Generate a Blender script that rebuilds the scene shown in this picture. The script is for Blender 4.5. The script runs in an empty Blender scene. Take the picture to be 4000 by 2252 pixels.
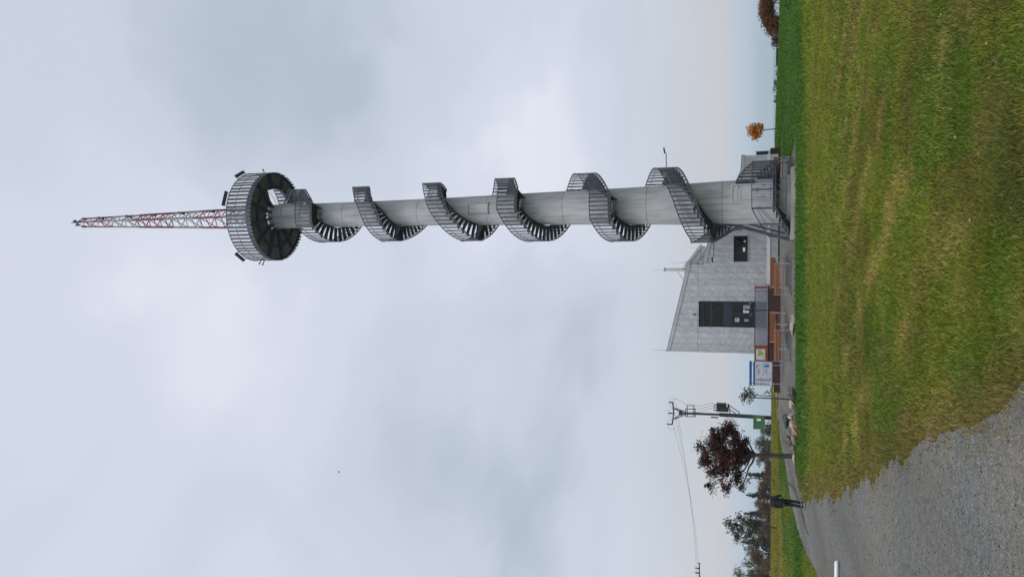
import bpy, bmesh, math, random
import numpy as np
from mathutils import Vector, Matrix
R = math.radians
PI = math.pi
sc = bpy.context.scene
HAZE = 1.4e-4
COL = sc.collection
rnd = random.Random(7)
rng = np.random.default_rng(11)

# ------------------------------------------------------------------ camera model
CAM_H = 1.7
PITCH = math.atan(990 / 3000.0)
ROLL = R(0.22)
FPX = 3000.0

def ray(px, py):
    u0, v0 = 1126 - py, 2000 - px
    u = u0 * math.cos(ROLL) - v0 * math.sin(ROLL)
    v = u0 * math.sin(ROLL) + v0 * math.cos(ROLL)
    c, s = math.cos(PITCH), math.sin(PITCH)
    return u / FPX, c - v / FPX * s, s + v / FPX * c

def at(px, py, Y):
    dx, dy, dz = ray(px, py)
    t = Y / dy
    return Vector((dx * t, Y, CAM_H + dz * t))

# ------------------------------------------------------------------ terrain
def sstep(a, b, x):
    t = np.clip((x - a) / (b - a), 0, 1)
    return t * t * (3 - 2 * t)

def terr(x, y):
    x = np.asarray(x, float); y = np.asarray(y, float)
    amp = np.interp(x, [7.5, 18, 27, 34, 60], [1, .68, .34, .18, .1])
    z = 0.75 * sstep(46.8, 58, y) + 0.18 * sstep(58, 85, y)
    z = z * amp
    z = z - 0.03 * np.maximum(y - 96, 0) * sstep(96, 140, y) * (y < 700) - 0.03 * 604 * (y >= 700)
    z = z - 130 * sstep(700, 3500, y)
    side = np.maximum(np.abs(x) - 60, 0)
    z = z - np.minimum(side * 0.02, 60) * (y < 700)
    # gentle unevenness
    z = z + 0.035 * np.sin(x * 0.61 + 1.3) * np.sin(y * 0.43) * sstep(6, 14, y) * (1 - sstep(44, 48, y))
    return z

def tz(x, y):
    return float(terr(x, y))

def hit(px, py):
    dx, dy, dz = ray(px, py)
    prev = 0
    t = 3.0
    while t < 400:
        x, y, z = dx * t, dy * t, CAM_H + dz * t
        if z < tz(x, y):
            lo, hi = prev, t
            for _ in range(30):
                m = (lo + hi) / 2
                if CAM_H + dz * m < tz(dx * m, dy * m): hi = m
                else: lo = m
            return Vector((dx * hi, dy * hi, CAM_H + dz * hi))
        prev = t
        t += 0.25
    return Vector((dx * 90, dy * 90, 1))

# ------------------------------------------------------------------ numpy value noise
_perm = rng.permutation(512)
_val = rng.random(512)
def vnoise(x, y):
    xi = np.floor(x).astype(int); yi = np.floor(y).astype(int)
    xf = x - xi; yf = y - yi
    xf = xf * xf * (3 - 2 * xf); yf = yf * yf * (3 - 2 * yf)
    def h(a, b): return _val[(_perm[a & 511] + b * 37) & 511]
    v00, v10, v01, v11 = h(xi, yi), h(xi + 1, yi), h(xi, yi + 1), h(xi + 1, yi + 1)
    return (v00 * (1 - xf) + v10 * xf) * (1 - yf) + (v01 * (1 - xf) + v11 * xf) * yf
def fbm(x, y, o=4):
    s = 0; a = 0.5; t = 0
    for i in range(o):
        s = s + a * vnoise(x * 2 ** i + 17.3 * i, y * 2 ** i + 9.1 * i); t += a; a *= 0.55
    return s / t

# ------------------------------------------------------------------ materials
def nt(m):
    m.use_nodes = True
    return m.node_tree.nodes, m.node_tree.links

def mat(name, c, rough=0.6, metal=0.0, var=0.18, scale=3.0, bump=0.0, bscale=40.0, stretch=(1, 1, 1), c2=None, spec=0.4):
    m = bpy.data.materials.new(name)
    N, L = nt(m)
    b = N['Principled BSDF']
    b.inputs['Roughness'].default_value = rough
    b.inputs['Metallic'].default_value = metal
    b.inputs['Specular IOR Level'].default_value = spec
    tc = N.new('ShaderNodeTexCoord'); mp = N.new('ShaderNodeMapping')
    mp.inputs['Scale'].default_value = stretch
    L.new(tc.outputs['Object'], mp.inputs['Vector'])
    n = N.new('ShaderNodeTexNoise'); n.inputs['Scale'].default_value = scale; n.inputs['Detail'].default_value = 6
    L.new(mp.outputs['Vector'], n.inputs['Vector'])
    r = N.new('ShaderNodeValToRGB')
    d = c2 or tuple(x * (1 - var) for x in c)
    e = c if c2 else tuple(min(1, x * (1 + var)) for x in c)
    r.color_ramp.elements[0].color = (*d, 1); r.color_ramp.elements[0].position = 0.3
    r.color_ramp.elements[1].color = (*e, 1); r.color_ramp.elements[1].position = 0.7
    L.new(n.outputs['Fac'], r.inputs['Fac']); L.new(r.outputs['Color'], b.inputs['Base Color'])
    if bump:
        n2 = N.new('ShaderNodeTexNoise'); n2.inputs['Scale'].default_value = bscale; n2.inputs['Detail'].default_value = 5
        L.new(mp.outputs['Vector'], n2.inputs['Vector'])
        bp = N.new('ShaderNodeBump'); bp.inputs['Strength'].default_value = bump
        bp.inputs['Distance'].default_value = 0.02
        L.new(n2.outputs['Fac'], bp.inputs['Height']); L.new(bp.outputs['Normal'], b.inputs['Normal'])
    return m

def attr_mat(name, rough=0.7, nscale=4.0, var=0.25, spec=0.2, trans=0.0):
    m = bpy.data.materials.new(name)
    N, L = nt(m)
    b = N['Principled BSDF']; b.inputs['Roughness'].default_value = rough
    b.inputs['Specular IOR Level'].default_value = spec
    a = N.new('ShaderNodeAttribute'); a.attribute_name = 'col'
    tc = N.new('ShaderNodeTexCoord')
    n = N.new('ShaderNodeTexNoise'); n.inputs['Scale'].default_value = nscale; n.inputs['Detail'].default_value = 4
    L.new(tc.outputs['Object'], n.inputs['Vector'])
    mr = N.new('ShaderNodeMapRange'); mr.inputs[1].default_value = .3; mr.inputs[2].default_value = .7
    mr.inputs[3].default_value = 1 - var; mr.inputs[4].default_value = 1 + var
    L.new(n.outputs['Fac'], mr.inputs[0])
    mx = N.new('ShaderNodeVectorMath'); mx.operation = 'SCALE'
    L.new(a.outputs['Color'], mx.inputs[0]); L.new(mr.outputs[0], mx.inputs['Scale'])
    L.new(mx.outputs[0], b.inputs['Base Color'])
    if trans:
        t = N.new('ShaderNodeBsdfTranslucent'); L.new(mx.outputs[0], t.inputs['Color'])
        ms = N.new('ShaderNodeMixShader'); ms.inputs[0].default_value = trans
        L.new(b.outputs[0], ms.inputs[1]); L.new(t.outputs[0], ms.inputs[2])
        L.new(ms.outputs[0], N['Material Output'].inputs['Surface'])
    return m

SEAMS = (4.24, 8.9, 14.4, 19.8, 25.0, 31.0)
def concrete_mat(name, seams=()):
    m = bpy.data.materials.new(name)
    N, L = nt(m)
    b = N['Principled BSDF']; b.inputs['Roughness'].default_value = .8; b.inputs['Specular IOR Level'].default_value = .25
    tc = N.new('ShaderNodeTexCoord')
    def noise(scale, st, detail=6):
        mp = N.new('ShaderNodeMapping'); mp.inputs['Scale'].default_value = st
        L.new(tc.outputs['Object'], mp.inputs['Vector'])
        n = N.new('ShaderNodeTexNoise'); n.inputs['Scale'].default_value = scale; n.inputs['Detail'].default_value = detail
        L.new(mp.outputs['Vector'], n.inputs['Vector']); return n.outputs['Fac']
    def ramp(f, a, b_, p0, p1):
        r = N.new('ShaderNodeMapRange'); r.inputs[1].default_value = p0; r.inputs[2].default_value = p1
        r.inputs[3].default_value = a; r.inputs[4].default_value = b_
        L.new(f, r.inputs[0]); return r.outputs[0]
    def mul(a, c):
        k = N.new('ShaderNodeMath'); k.operation = 'MULTIPLY'; L.new(a, k.inputs[0]); L.new(c, k.inputs[1]); return k.outputs[0]
    cloud = ramp(noise(1.3, (1, 1, .55)), .82, 1.12, .3, .7)
    streak = ramp(noise(5, (1, 1, .07)), .80, 1.04, .33, .5)
    fine = ramp(noise(45, (1, 1, 1), 3), .92, 1.07, .3, .7)
    run = ramp(noise(3.2, (1, 1, .035), 4), 1.0, .74, .60, .70)      # a few rain streaks
    f = mul(mul(mul(cloud, streak), fine), run)
    if seams:
        sp = N.new('ShaderNodeSeparateXYZ'); L.new(tc.outputs['Object'], sp.inputs[0])
        acc = None
        for i, s in enumerate(seams):
            k = N.new('ShaderNodeMath'); k.operation = 'COMPARE'; k.inputs[1].default_value = s; k.inputs[2].default_value = .018
            L.new(sp.outputs['Z'], k.inputs[0])
            if acc is None: acc = k.outputs[0]
            else:
                ad = N.new('ShaderNodeMath'); ad.operation = 'ADD'; L.new(acc, ad.inputs[0]); L.new(k.outputs[0], ad.inputs[1]); acc = ad.outputs[0]
        f = mul(f, ramp(acc, 1, .38, 0, 1))
        # each cast ring has its own tone
        acc2 = None
        for i, s in enumerate(seams):
            k = N.new('ShaderNodeMath'); k.operation = 'GREATER_THAN'; k.inputs[1].default_value = s
            L.new(sp.outputs['Z'], k.inputs[0])
            sc_ = N.new('ShaderNodeMath'); sc_.operation = 'MULTIPLY'; sc_.inputs[1].default_value = (-.04, .03, -.035, .04, -.03, .03)[i]
            L.new(k.outputs[0], sc_.inputs[0])
            if acc2 is None: acc2 = sc_.outputs[0]
            else:
                ad = N.new('ShaderNodeMath'); ad.operation = 'ADD'; L.new(acc2, ad.inputs[0]); L.new(sc_.outputs[0], ad.inputs[1]); acc2 = ad.outputs[0]
        f = mul(f, ramp(acc2, .9, 1.1, -.1, .1))
    v = N.new('ShaderNodeVectorMath'); v.operation = 'SCALE'; v.inputs[0].default_value = (.465, .467, .477)
    L.new(f, v.inputs['Scale']); L.new(v.outputs[0], b.inputs['Base Color'])
    bp = N.new('ShaderNodeBump'); bp.inputs['Strength'].default_value = .25; bp.inputs['Distance'].default_value = .01
    L.new(noise(30, (1, 1, 1)), bp.inputs['Height']); L.new(bp.outputs[0], b.inputs['Normal'])
    return m

def zinc_mat(name, seam=.43):
    m = bpy.data.materials.new(name)
    N, L = nt(m)
    b = N['Principled BSDF']; b.inputs['Roughness'].default_value = .40; b.inputs['Metallic'].default_value = .72
    tc = N.new('ShaderNodeTexCoord')
    sp = N.new('ShaderNodeSeparateXYZ'); L.new(tc.outputs['Object'], sp.inputs[0])
    def math_(op, a, v=None, c=None):
        k = N.new('ShaderNodeMath'); k.operation = op
        if isinstance(a, (int, float)): k.inputs[0].default_value = a
        else: L.new(a, k.inputs[0])
        if v is not None:
            if isinstance(v, (int, float)): k.inputs[1].default_value = v
            else: L.new(v, k.inputs[1])
        if c is not None: k.inputs[2].default_value = c
        return k.outputs[0]
    xs = math_('DIVIDE', math_('ADD', sp.outputs['X'], 50), seam)
    fr = math_('FRACT', xs)
    line = math_('COMPARE', fr, .0, .05)                       # the standing seam
    hz = math_('COMPARE', sp.outputs['Z'], 6.38, .02)           # one horizontal lap
    ln = math_('MAXIMUM', line, hz)
    fl = math_('FLOOR', xs)
    wn = N.new('ShaderNodeTexWhiteNoise'); wn.noise_dimensions = '1D'; L.new(fl, wn.inputs['W'])
    mp = N.new('ShaderNodeMapping'); mp.inputs['Scale'].default_value = (1.6, 1, .9)
    L.new(tc.outputs['Object'], mp.inputs['Vector'])
    n = N.new('ShaderNodeTexNoise'); n.inputs['Scale'].default_value = 1.7; n.inputs['Detail'].default_value = 2
    n.noise_dimensions = '4D'; L.new(mp.outputs['Vector'], n.inputs['Vector']); L.new(math_('MULTIPLY', wn.outputs['Value'], 3), n.inputs['W'])
    n2 = N.new('ShaderNodeTexNoise'); n2.inputs['Scale'].default_value = .9; n2.inputs['Detail'].default_value = 5
    L.new(tc.outputs['Object'], n2.inputs['Vector'])
    tone = math_('ADD', math_('MULTIPLY', wn.outputs['Value'], .12), math_('MULTIPLY', n2.outputs['Fac'], .28))
    tone = math_('MULTIPLY', math_('ADD', tone, .76), math_('SUBTRACT', 1, math_('MULTIPLY', ln, .38)))
    v = N.new('ShaderNodeVectorMath'); v.operation = 'SCALE'; v.inputs[0].default_value = (.54, .55, .56)
    L.new(tone, v.inputs['Scale']); L.new(v.outputs[0], b.inputs['Base Color'])
    bp = N.new('ShaderNodeBump'); bp.inputs['Strength'].default_value = .45; bp.inputs['Distance'].default_value = .1
    L.new(n.outputs['Fac'], bp.inputs['Height']); L.new(bp.outputs[0], b.inputs['Normal'])
    return m

def gravel_mat():
    m = bpy.data.materials.new('gravel')
    N, L = nt(m)
    b = N['Principled BSDF']; b.inputs['Roughness'].default_value = .9; b.inputs['Specular IOR Level'].default_value = .2
    tc = N.new('ShaderNodeTexCoord')
    v = N.new('ShaderNodeTexVoronoi'); v.inputs['Scale'].default_value = 105; v.inputs['Randomness'].default_value = 1
    L.new(tc.outputs['Object'], v.inputs['Vector'])
    r = N.new('ShaderNodeValToRGB'); e = r.color_ramp.elements
    e[0].color = (.092, .092, .086, 1); e[0].position = .1
    e[1].color = (.31, .31, .30, 1); e[1].position = 1
    x = e.new(.55); x.color = (.130, .131, .124, 1)
    x = e.new(.85); x.color = (.17, .17, .165, 1)
    sp = N.new('ShaderNodeSeparateColor'); L.new(v.outputs['Color'], sp.inputs[0]); L.new(sp.outputs[0], r.inputs['Fac'])
    n = N.new('ShaderNodeTexNoise'); n.inputs['Scale'].default_value = .35; n.inputs['Detail'].default_value = 5
    L.new(tc.outputs['Object'], n.inputs['Vector'])
    r2 = N.new('ShaderNodeValToRGB'); e = r2.color_ramp.elements
    e[0].color = (1.12, 1.03, .9, 1); e[0].position = .35; e[1].color = (.93, .95, .98, 1); e[1].position = .62
    L.new(n.outputs['Fac'], r2.inputs['Fac'])
    n3 = N.new('ShaderNodeTexNoise'); n3.inputs['Scale'].default_value = 9; n3.inputs['Detail'].default_value = 6
    L.new(tc.outputs['Object'], n3.inputs['Vector'])
    mr = N.new('ShaderNodeMapRange'); mr.inputs[1].default_value = .3; mr.inputs[2].default_value = .7; mr.inputs[3].default_value = .80; mr.inputs[4].default_value = 1.2
    L.new(n3.outputs['Fac'], mr.inputs[0])
    # packed wheel tracks and damp bands run along the drive
    mpt = N.new('ShaderNodeMapping'); mpt.inputs['Rotation'].default_value = (0, 0, R(-14)); mpt.inputs['Scale'].default_value = (.75, .07, 1)
    L.new(tc.outputs['Object'], mpt.inputs['Vector'])
    n4 = N.new('ShaderNodeTexNoise'); n4.inputs['Scale'].default_value = 1.0; n4.inputs['Detail'].default_value = 4; L.new(mpt.outputs[0], n4.inputs['Vector'])
    r4 = N.new('ShaderNodeValToRGB'); e = r4.color_ramp.elements
    e[0].color = (.86, .855, .82, 1); e[0].position = .36; e[1].color = (1.28, 1.27, 1.25, 1); e[1].position = .62; L.new(n4.outputs['Fac'], r4.inputs['Fac'])
    mt = N.new('ShaderNodeMix'); mt.data_type = 'RGBA'; mt.blend_type = 'MULTIPLY'; mt.inputs[0].default_value = 1
    L.new(r2.outputs[0], mt.inputs[6]); L.new(r4.outputs[0], mt.inputs[7])
    r2 = mt
    mx = N.new('ShaderNodeMix'); mx.data_type = 'RGBA'; mx.blend_type = 'MULTIPLY'; mx.inputs[0].default_value = 1
    L.new(r.outputs[0], mx.inputs[6]); L.new(r2.outputs[2], mx.inputs[7])
    sc_ = N.new('ShaderNodeVectorMath'); sc_.operation = 'SCALE'; L.new(mx.outputs[2], sc_.inputs[0]); L.new(mr.outputs[0], sc_.inputs['Scale'])
    L.new(sc_.outputs[0], b.inputs['Base Color'])
    bp = N.new('ShaderNodeBump'); bp.inputs['Strength'].default_value = .8; bp.inputs['Distance'].default_value = .015
    L.new(v.outputs['Distance'], bp.inputs['Height']); bp.invert = True
    L.new(bp.outputs[0], b.inputs['Normal'])
    return m

def glass_mat(name, tint, refl=.25):
    m = bpy.data.materials.new(name)
    N, L = nt(m)
    N.remove(N['Principled BSDF'])
    t = N.new('ShaderNodeBsdfTransparent'); t.inputs[0].default_value = (*tint, 1)
    g = N.new('ShaderNodeBsdfGlossy'); g.inputs['Roughness'].default_value = .03
    n = N.new('ShaderNodeTexNoise'); n.inputs['Scale'].default_value = 1.5
    bp = N.new('ShaderNodeBump'); bp.inputs['Strength'].default_value = .03; L.new(n.outputs['Fac'], bp.inputs['Height']); L.new(bp.outputs[0], g.inputs['Normal'])
    x = N.new('ShaderNodeMixShader'); x.inputs[0].default_value = refl
    L.new(t.outputs[0], x.inputs[1]); L.new(g.outputs[0], x.inputs[2]); L.new(x.outputs[0], N['Material Output'].inputs['Surface'])
    return m

M = {
    'concrete': concrete_mat('shaft_concrete', SEAMS),
    'concrete_plain': concrete_mat('slab_concrete'),
    'slab': mat('pale_slab_concrete', (.4, .37, .32), .9, 0, .2, 1.5, .2, 30, (1, 1, 3), (.27, .25, .22)),
    'steel': mat('galvanised_dark_steel', (.076, .089, .102), .55, .2, .4, 2.0),
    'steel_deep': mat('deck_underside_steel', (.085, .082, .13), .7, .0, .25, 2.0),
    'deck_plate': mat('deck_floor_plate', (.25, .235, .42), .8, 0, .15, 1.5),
    'galv': mat('galvanised_steel', (.36, .38, .40), .45, .6, .2, 6),
    'door_grey': mat('grey_door_paint', (.50, .505, .51), .5, .1, .06, 3),
    'seal': mat('dark_joint', (.05, .05, .055), .7),
    'red': mat('mast_red_paint', (.20, .012, .014), .45, 0, .25, 3),
    'white': mat('mast_white_backlit', (.24, .24, .235), .45, 0, .15, 3),  # white paint darkened to grey, its backlit shade put into the colour
    'black': mat('black_plastic', (.018, .02, .022), .4, 0, .2),
    'zinc': zinc_mat('zinc_standing_seam'),
    'zinc_plain': mat('zinc_trim', (.5, .51, .52), .4, .7, .12, 2.5),
    'anthracite': mat('anthracite_frame', (.026, .032, .042), .35, .2, .15),
    'anthracite_light': mat('anthracite_panel', (.033, .042, .058), .4, .2, .1),
    'pane': mat('dark_glazing', (.008, .009, .01), .06, 0, .4, 1.2, spec=.35),
    'void': mat('dark_gap', (.012, .012, .012), .9),
    'corten': mat('corten_dark', (.055, .028, .022), .75, .1, .35, 2.5, .1, 30),
    'corten_bright': mat('corten_rust', (.21, .062, .024), .75, .1, .25, 3),
    'glass': glass_mat('balustrade_glass', (.75, .72, .75), .14),
    'wood': mat('oiled_wood', (.235, .09, .038), .5, 0, .3, 3, .1, 30, (.25, 3, 3)),
    'wood_dark': mat('weathered_wood', (.16, .08, .05), .6, 0, .3, 3, .1, 30, (.25, 3, 3)),
    'timber': mat('pale_timber', (.42, .34, .24), .8, 0, .25, 4),
    'paper': mat('printed_paper', (.50, .54, .60), .5, 0, .05),
    'print': mat('grey_print', (.28, .31, .36), .6, 0, .3, 20),
    'print_dark': mat('dark_print', (.03, .045, .08), .6, 0, .5, 8),
    'blue': mat('blue_header', (.02, .09, .24), .4, 0, .3, 1.2),
    'teal': mat('teal_sign', (.02, .26, .20), .4, 0, .1),
    'white_sign': mat('white_sign', (.75, .76, .76), .4, 0, .05),
    'map_green': mat('map_green', (.26, .36, .04), .5, 0, .3, 6),
    'pole_green': mat('dark_green_pole', (.03, .042, .042), .6, .2, .25, 2),
    'cabinet_green': mat('green_cabinet', (.055, .15, .07), .45, .05, .12, 2),
    'wire': mat('cable', (.08, .08, .085), .6),
    'cable_pink': mat('insulated_cable', (.35, .24, .25), .6),
    'bark': mat('bark', (.06, .05, .042), .9, 0, .4, 6, .5, 25, (1, 1, .3)),
    'leaf': attr_mat('foliage', .65, 2.0, .25, .2, .35),
    'ground': attr_mat('lawn_soil', .95, 9.0, .3, .1),
    'grass': attr_mat('grass_blades', .7, .6, .12, .15, .3),
    'gravel': gravel_mat(),
    'pebble': attr_mat('pebbles', .85, 3.0, .1),
    'whitewash': mat('white_pole_paint', (.78, .78, .76), .5, 0, .06),
    'skin': mat('skin', (.48, .27, .2), .55, 0, .08),
    'jacket': mat('navy_jacket', (.009, .010, .016), .75, 0, .3, 6, .2, 20),
    'trousers': mat('black_trousers', (.012, .012, .015), .8, 0, .3, 6),
    'shoe': mat('black_shoes', (.01, .01, .01), .5),
    'hair': mat('grey_hair', (.1, .095, .09), .8),
}
def rock_mat(name, a, b_, scale=3, stretch=(1, 1, 1)):
    return mat(name, a, .9, 0, .2, scale, .8, 9, stretch, b_)
ROCK = {
    'grey': rock_mat('grey_stone', (.2, .19, .16), (.07, .07, .06)),
    'dark': rock_mat('dark_stone', (.10, .11, .105), (.035, .04, .04)),
    'pink': rock_mat('pale_pink_stone', (.50, .38, .29), (.30, .22, .17)),
    'tan': rock_mat('tan_stone', (.42, .28, .16), (.17, .10, .06)),
    'pale': rock_mat('pale_stone', (.55, .49, .40), (.33, .28, .22)),
    'mauve': rock_mat('mauve_stone', (.24, .19, .17), (.10, .075, .07)),
    'striped': rock_mat('cracked_limestone', (.52, .46, .39), (.16, .13, .11), 5, (5, 1, .5)),
}

# ------------------------------------------------------------------ mesh builder
class MB:
    def __init__(s): s.v = []; s.f = []; s.c = None
    def quad8(s, p, ends=True):
        i = len(s.v); s.v += [tuple(q) for q in p]
        for f in ((0, 3, 2, 1), (4, 5, 6, 7), (0, 1, 5, 4), (1, 2, 6, 5), (2, 3, 7, 6), (3, 0, 4, 7)):
            s.f.append(tuple(i + k for k in f))
    def box(s, x0, x1, y0, y1, z0, z1):
        s.quad8([(x0, y0, z0), (x1, y0, z0), (x1, y1, z0), (x0, y1, z0), (x0, y0, z1), (x1, y0, z1), (x1, y1, z1), (x0, y1, z1)])
    def obox(s, c, ax, ay, az):
        c = Vector(c); ax, ay, az = Vector(ax) / 2, Vector(ay) / 2, Vector(az) / 2
        s.quad8([c - ax - ay - az, c + ax - ay - az, c + ax + ay - az, c - ax + ay - az, c - ax - ay + az, c + ax - ay + az, c + ax + ay + az, c - ax + ay + az])
    def bar(s, a, b, w, h=None, up=(0, 0, 1)):
        a, b = Vector(a), Vector(b); d = b - a
        if d.length < 1e-6: return
        h = h or w; up = Vector(up)
        if abs(d.normalized().dot(up)) > .98: up = Vector((1, 0, 0))
        x = d.cross(up).normalized() * w; y = x.cross(d).normalized() * h
        s.obox((a + b) / 2, x, y, d)
    def tube(s, pts, r, n=8, caps=True):
        pts = [Vector(p) for p in pts]
        rs = r if isinstance(r, (list, tuple)) else [r] * len(pts)
        i0 = len(s.v); ref = None
        for k, p in enumerate(pts):
            d = (pts[min(k + 1, len(pts) - 1)] - pts[max(k - 1, 0)]).normalized()
            if ref is None:
                ref = Vector((0, 0, 1)) if abs(d.z) < .9 else Vector((1, 0, 0))
            x = d.cross(ref).normalized(); y = x.cross(d).normalized(); ref = y
            for j in range(n):
                a = 2 * PI * j / n
                s.v.append(tuple(p + x * (rs[k] * math.cos(a)) + y * (rs[k] * math.sin(a))))
        for k in range(len(pts) - 1):
            for j in range(n):
                a = i0 + k * n + j; b = i0 + k * n + (j + 1) % n
                s.f.append((a, b, b + n, a + n))
        if caps:
            s.f.append(tuple(i0 + j for j in range(n))[::-1]); e = i0 + (len(pts) - 1) * n
            s.f.append(tuple(e + j for j in range(n)))
    def lathe(s, prof, n=48, cx=0, cy=0):
        i0 = len(s.v)
        for r, z in prof:
            for j in range(n):
                a = 2 * PI * j / n; s.v.append((cx + r * math.cos(a), cy + r * math.sin(a), z))
        for k in range(len(prof) - 1):
            for j in range(n):
                a = i0 + k * n + j; b = i0 + k * n + (j + 1) % n
                s.f.append((a, b, b + n, a + n))
    def prism(s, poly, y0, y1):           # (x,z) outline extruded along y
        i0 = len(s.v); n = len(poly)
        s.v += [(x, y0, z) for x, z in poly] + [(x, y1, z) for x, z in poly]
        s.f.append(tuple(i0 + k for k in range(n))); s.f.append(tuple(i0 + n + k for k in range(n))[::-1])
        for k in range(n):
            a, b = i0 + k, i0 + (k + 1) % n
            s.f.append((b, a, a + n, b + n))
    def sector(s, r0, r1, a0, a1, z0, z1, dz=0.0):   # annular sector block, angles in degrees
        n = max(1, int(abs(a1 - a0) / 8 + .5))
        for k in range(n):
            t0, t1 = k / n, (k + 1) / n
            p, q = R(a0 + (a1 - a0) * t0), R(a0 + (a1 - a0) * t1)
            c0, s0, c1, s1 = math.cos(p), math.sin(p), math.cos(q), math.sin(q)
            h0, h1 = dz * t0, dz * t1
            s.quad8([(r0 * c0, r0 * s0, z0 + h0), (r1 * c0, r1 * s0, z0 + h0), (r1 * c1, r1 * s1, z0 + h1), (r0 * c1, r0 * s1, z0 + h1),
                     (r0 * c0, r0 * s0, z1 + h0), (r1 * c0, r1 * s0, z1 + h0), (r1 * c1, r1 * s1, z1 + h1), (r0 * c1, r0 * s1, z1 + h1)])
    def build(s, name, m, parent=None, smooth=False, loc=None):
        me = bpy.data.meshes.new(name)
        me.from_pydata(s.v, [], s.f); me.materials.append(m)
        bm = bmesh.new(); bm.from_mesh(me); bmesh.ops.recalc_face_normals(bm, faces=bm.faces); bm.to_mesh(me); bm.free()
        if smooth:
            me.polygons.foreach_set('use_smooth', [True] * len(me.polygons))
            if hasattr(me, 'set_sharp_from_angle'): me.set_sharp_from_angle(angle=R(40))
        o = bpy.data.objects.new(name, me); COL.objects.link(o)
        if parent: o.parent = parent
        if loc: o.location = loc
        return o

def tag(o, label, cat, group=None, kind=None):
    o['label'] = label; o['category'] = cat
    if group: o['group'] = group
    if kind: o['kind'] = kind
    return o

def thing(name, label, cat, loc=(0, 0, 0), rz=0, group=None):
    o = bpy.data.objects.new(name, None); COL.objects.link(o)
    o.location = loc; o.rotation_euler = (0, 0, rz); o.empty_display_size = .3
    return tag(o, label, cat, group)

def structure(name, o, label=None):
    o['kind'] = 'structure'
    return o

def np_mesh(name, V, F, m, cols=None, smooth=False, parent=None):
    """V (n,3), F (k,3|4) uniform."""
    me = bpy.data.meshes.new(name)
    k = F.shape[1]
    me.vertices.add(len(V)); me.vertices.foreach_set('co', V.astype(np.float32).ravel())
    me.loops.add(F.size); me.loops.foreach_set('vertex_index', F.astype(np.int32).ravel())
    me.polygons.add(len(F)); me.polygons.foreach_set('loop_start', (np.arange(len(F)) * k).astype(np.int32))
    if smooth: me.polygons.foreach_set('use_smooth', np.ones(len(F), bool))
    me.update(calc_edges=True)
    me.materials.append(m)
    if cols is not None:
        a = me.attributes.new('col', 'FLOAT_COLOR', 'POINT')
        c = np.ones((len(V), 4), np.float32); c[:, :3] = cols
        a.data.foreach_set('color', c.ravel())
    o = bpy.data.objects.new(name, me); COL.objects.link(o)
    if parent: o.parent = parent
    return o

# ================================================================== GROUND
# gravel outline, as depth -> [left, right] edge of the drive
edge_r = [hit(*p) for p in ((4000, 1479), (3862, 1606), (3731, 1664), (3608, 1715), (3506, 1795), (3419, 1853), (3340, 1911), (3209, 1947), (3150, 1950), (3132, 1925), (3116, 1870), (3103, 1817))]
edge_l = [hit(*p) for p in ((3193, 2238), (3140, 2127), (3113, 2058), (3099, 1994), (3085, 1928), (3075, 1850), (3059, 1756), (3046, 1654), (3033, 1534))]
er_y = np.array([p.y for p in edge_r]); er_x = np.array([p.x for p in edge_r])
el_y = np.array([p.y for p in edge_l]); el_x = np.array([p.x for p in edge_l])
print('edge_r', [(round(p.x, 1), round(p.y, 1)) for p in edge_r]); print('edge_l', [(round(p.x, 1), round(p.y, 1)) for p in edge_l])
LAWN_Y = 47.4
def x_right(y):
    x = np.interp(y, er_y, er_x)
    x = np.where(y < er_y[0], er_x[0] + (er_y[0] - y) * .12, x)
    return x + (.45 * (fbm(y * 1.1, y * 0 + 3.3) - .5) + .30 * (fbm(y * 5., y * 0 + 6.3) - .5)) * np.clip(y / 10, .6, 2.0)
def x_left(y):
    x = np.interp(y, el_y, el_x)
    return np.where(y < el_y[0], el_x[0] - (el_y[0] - y) * .55, x) + .25 * (fbm(y * .9, y * 0 + 8.1) - .5)

def is_gravel(x, y):
    drive = (y < LAWN_Y) & (x < x_right(y)) & (x > x_left(y)) & (y > -8)
    drive = drive & ~((y > er_y[-1] + 0) & (x > er_x[-1]) & (y < LAWN_Y))
    terr_ = (y >= LAWN_Y) & (y < 60) & (x > x_left(y)) & (x < right_end(y))
    return drive | terr_
def right_end(y):
    base = np.interp(y, [46, 47.6, 49.5, 51, 53, 57, 60], [9.4, 9.5, 8.6, 8.2, 8.6, 9.3, 9.3])
    return base + .5 * (fbm(y * 1.1 + 4, y * 0 + 2.2) - .5)

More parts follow.
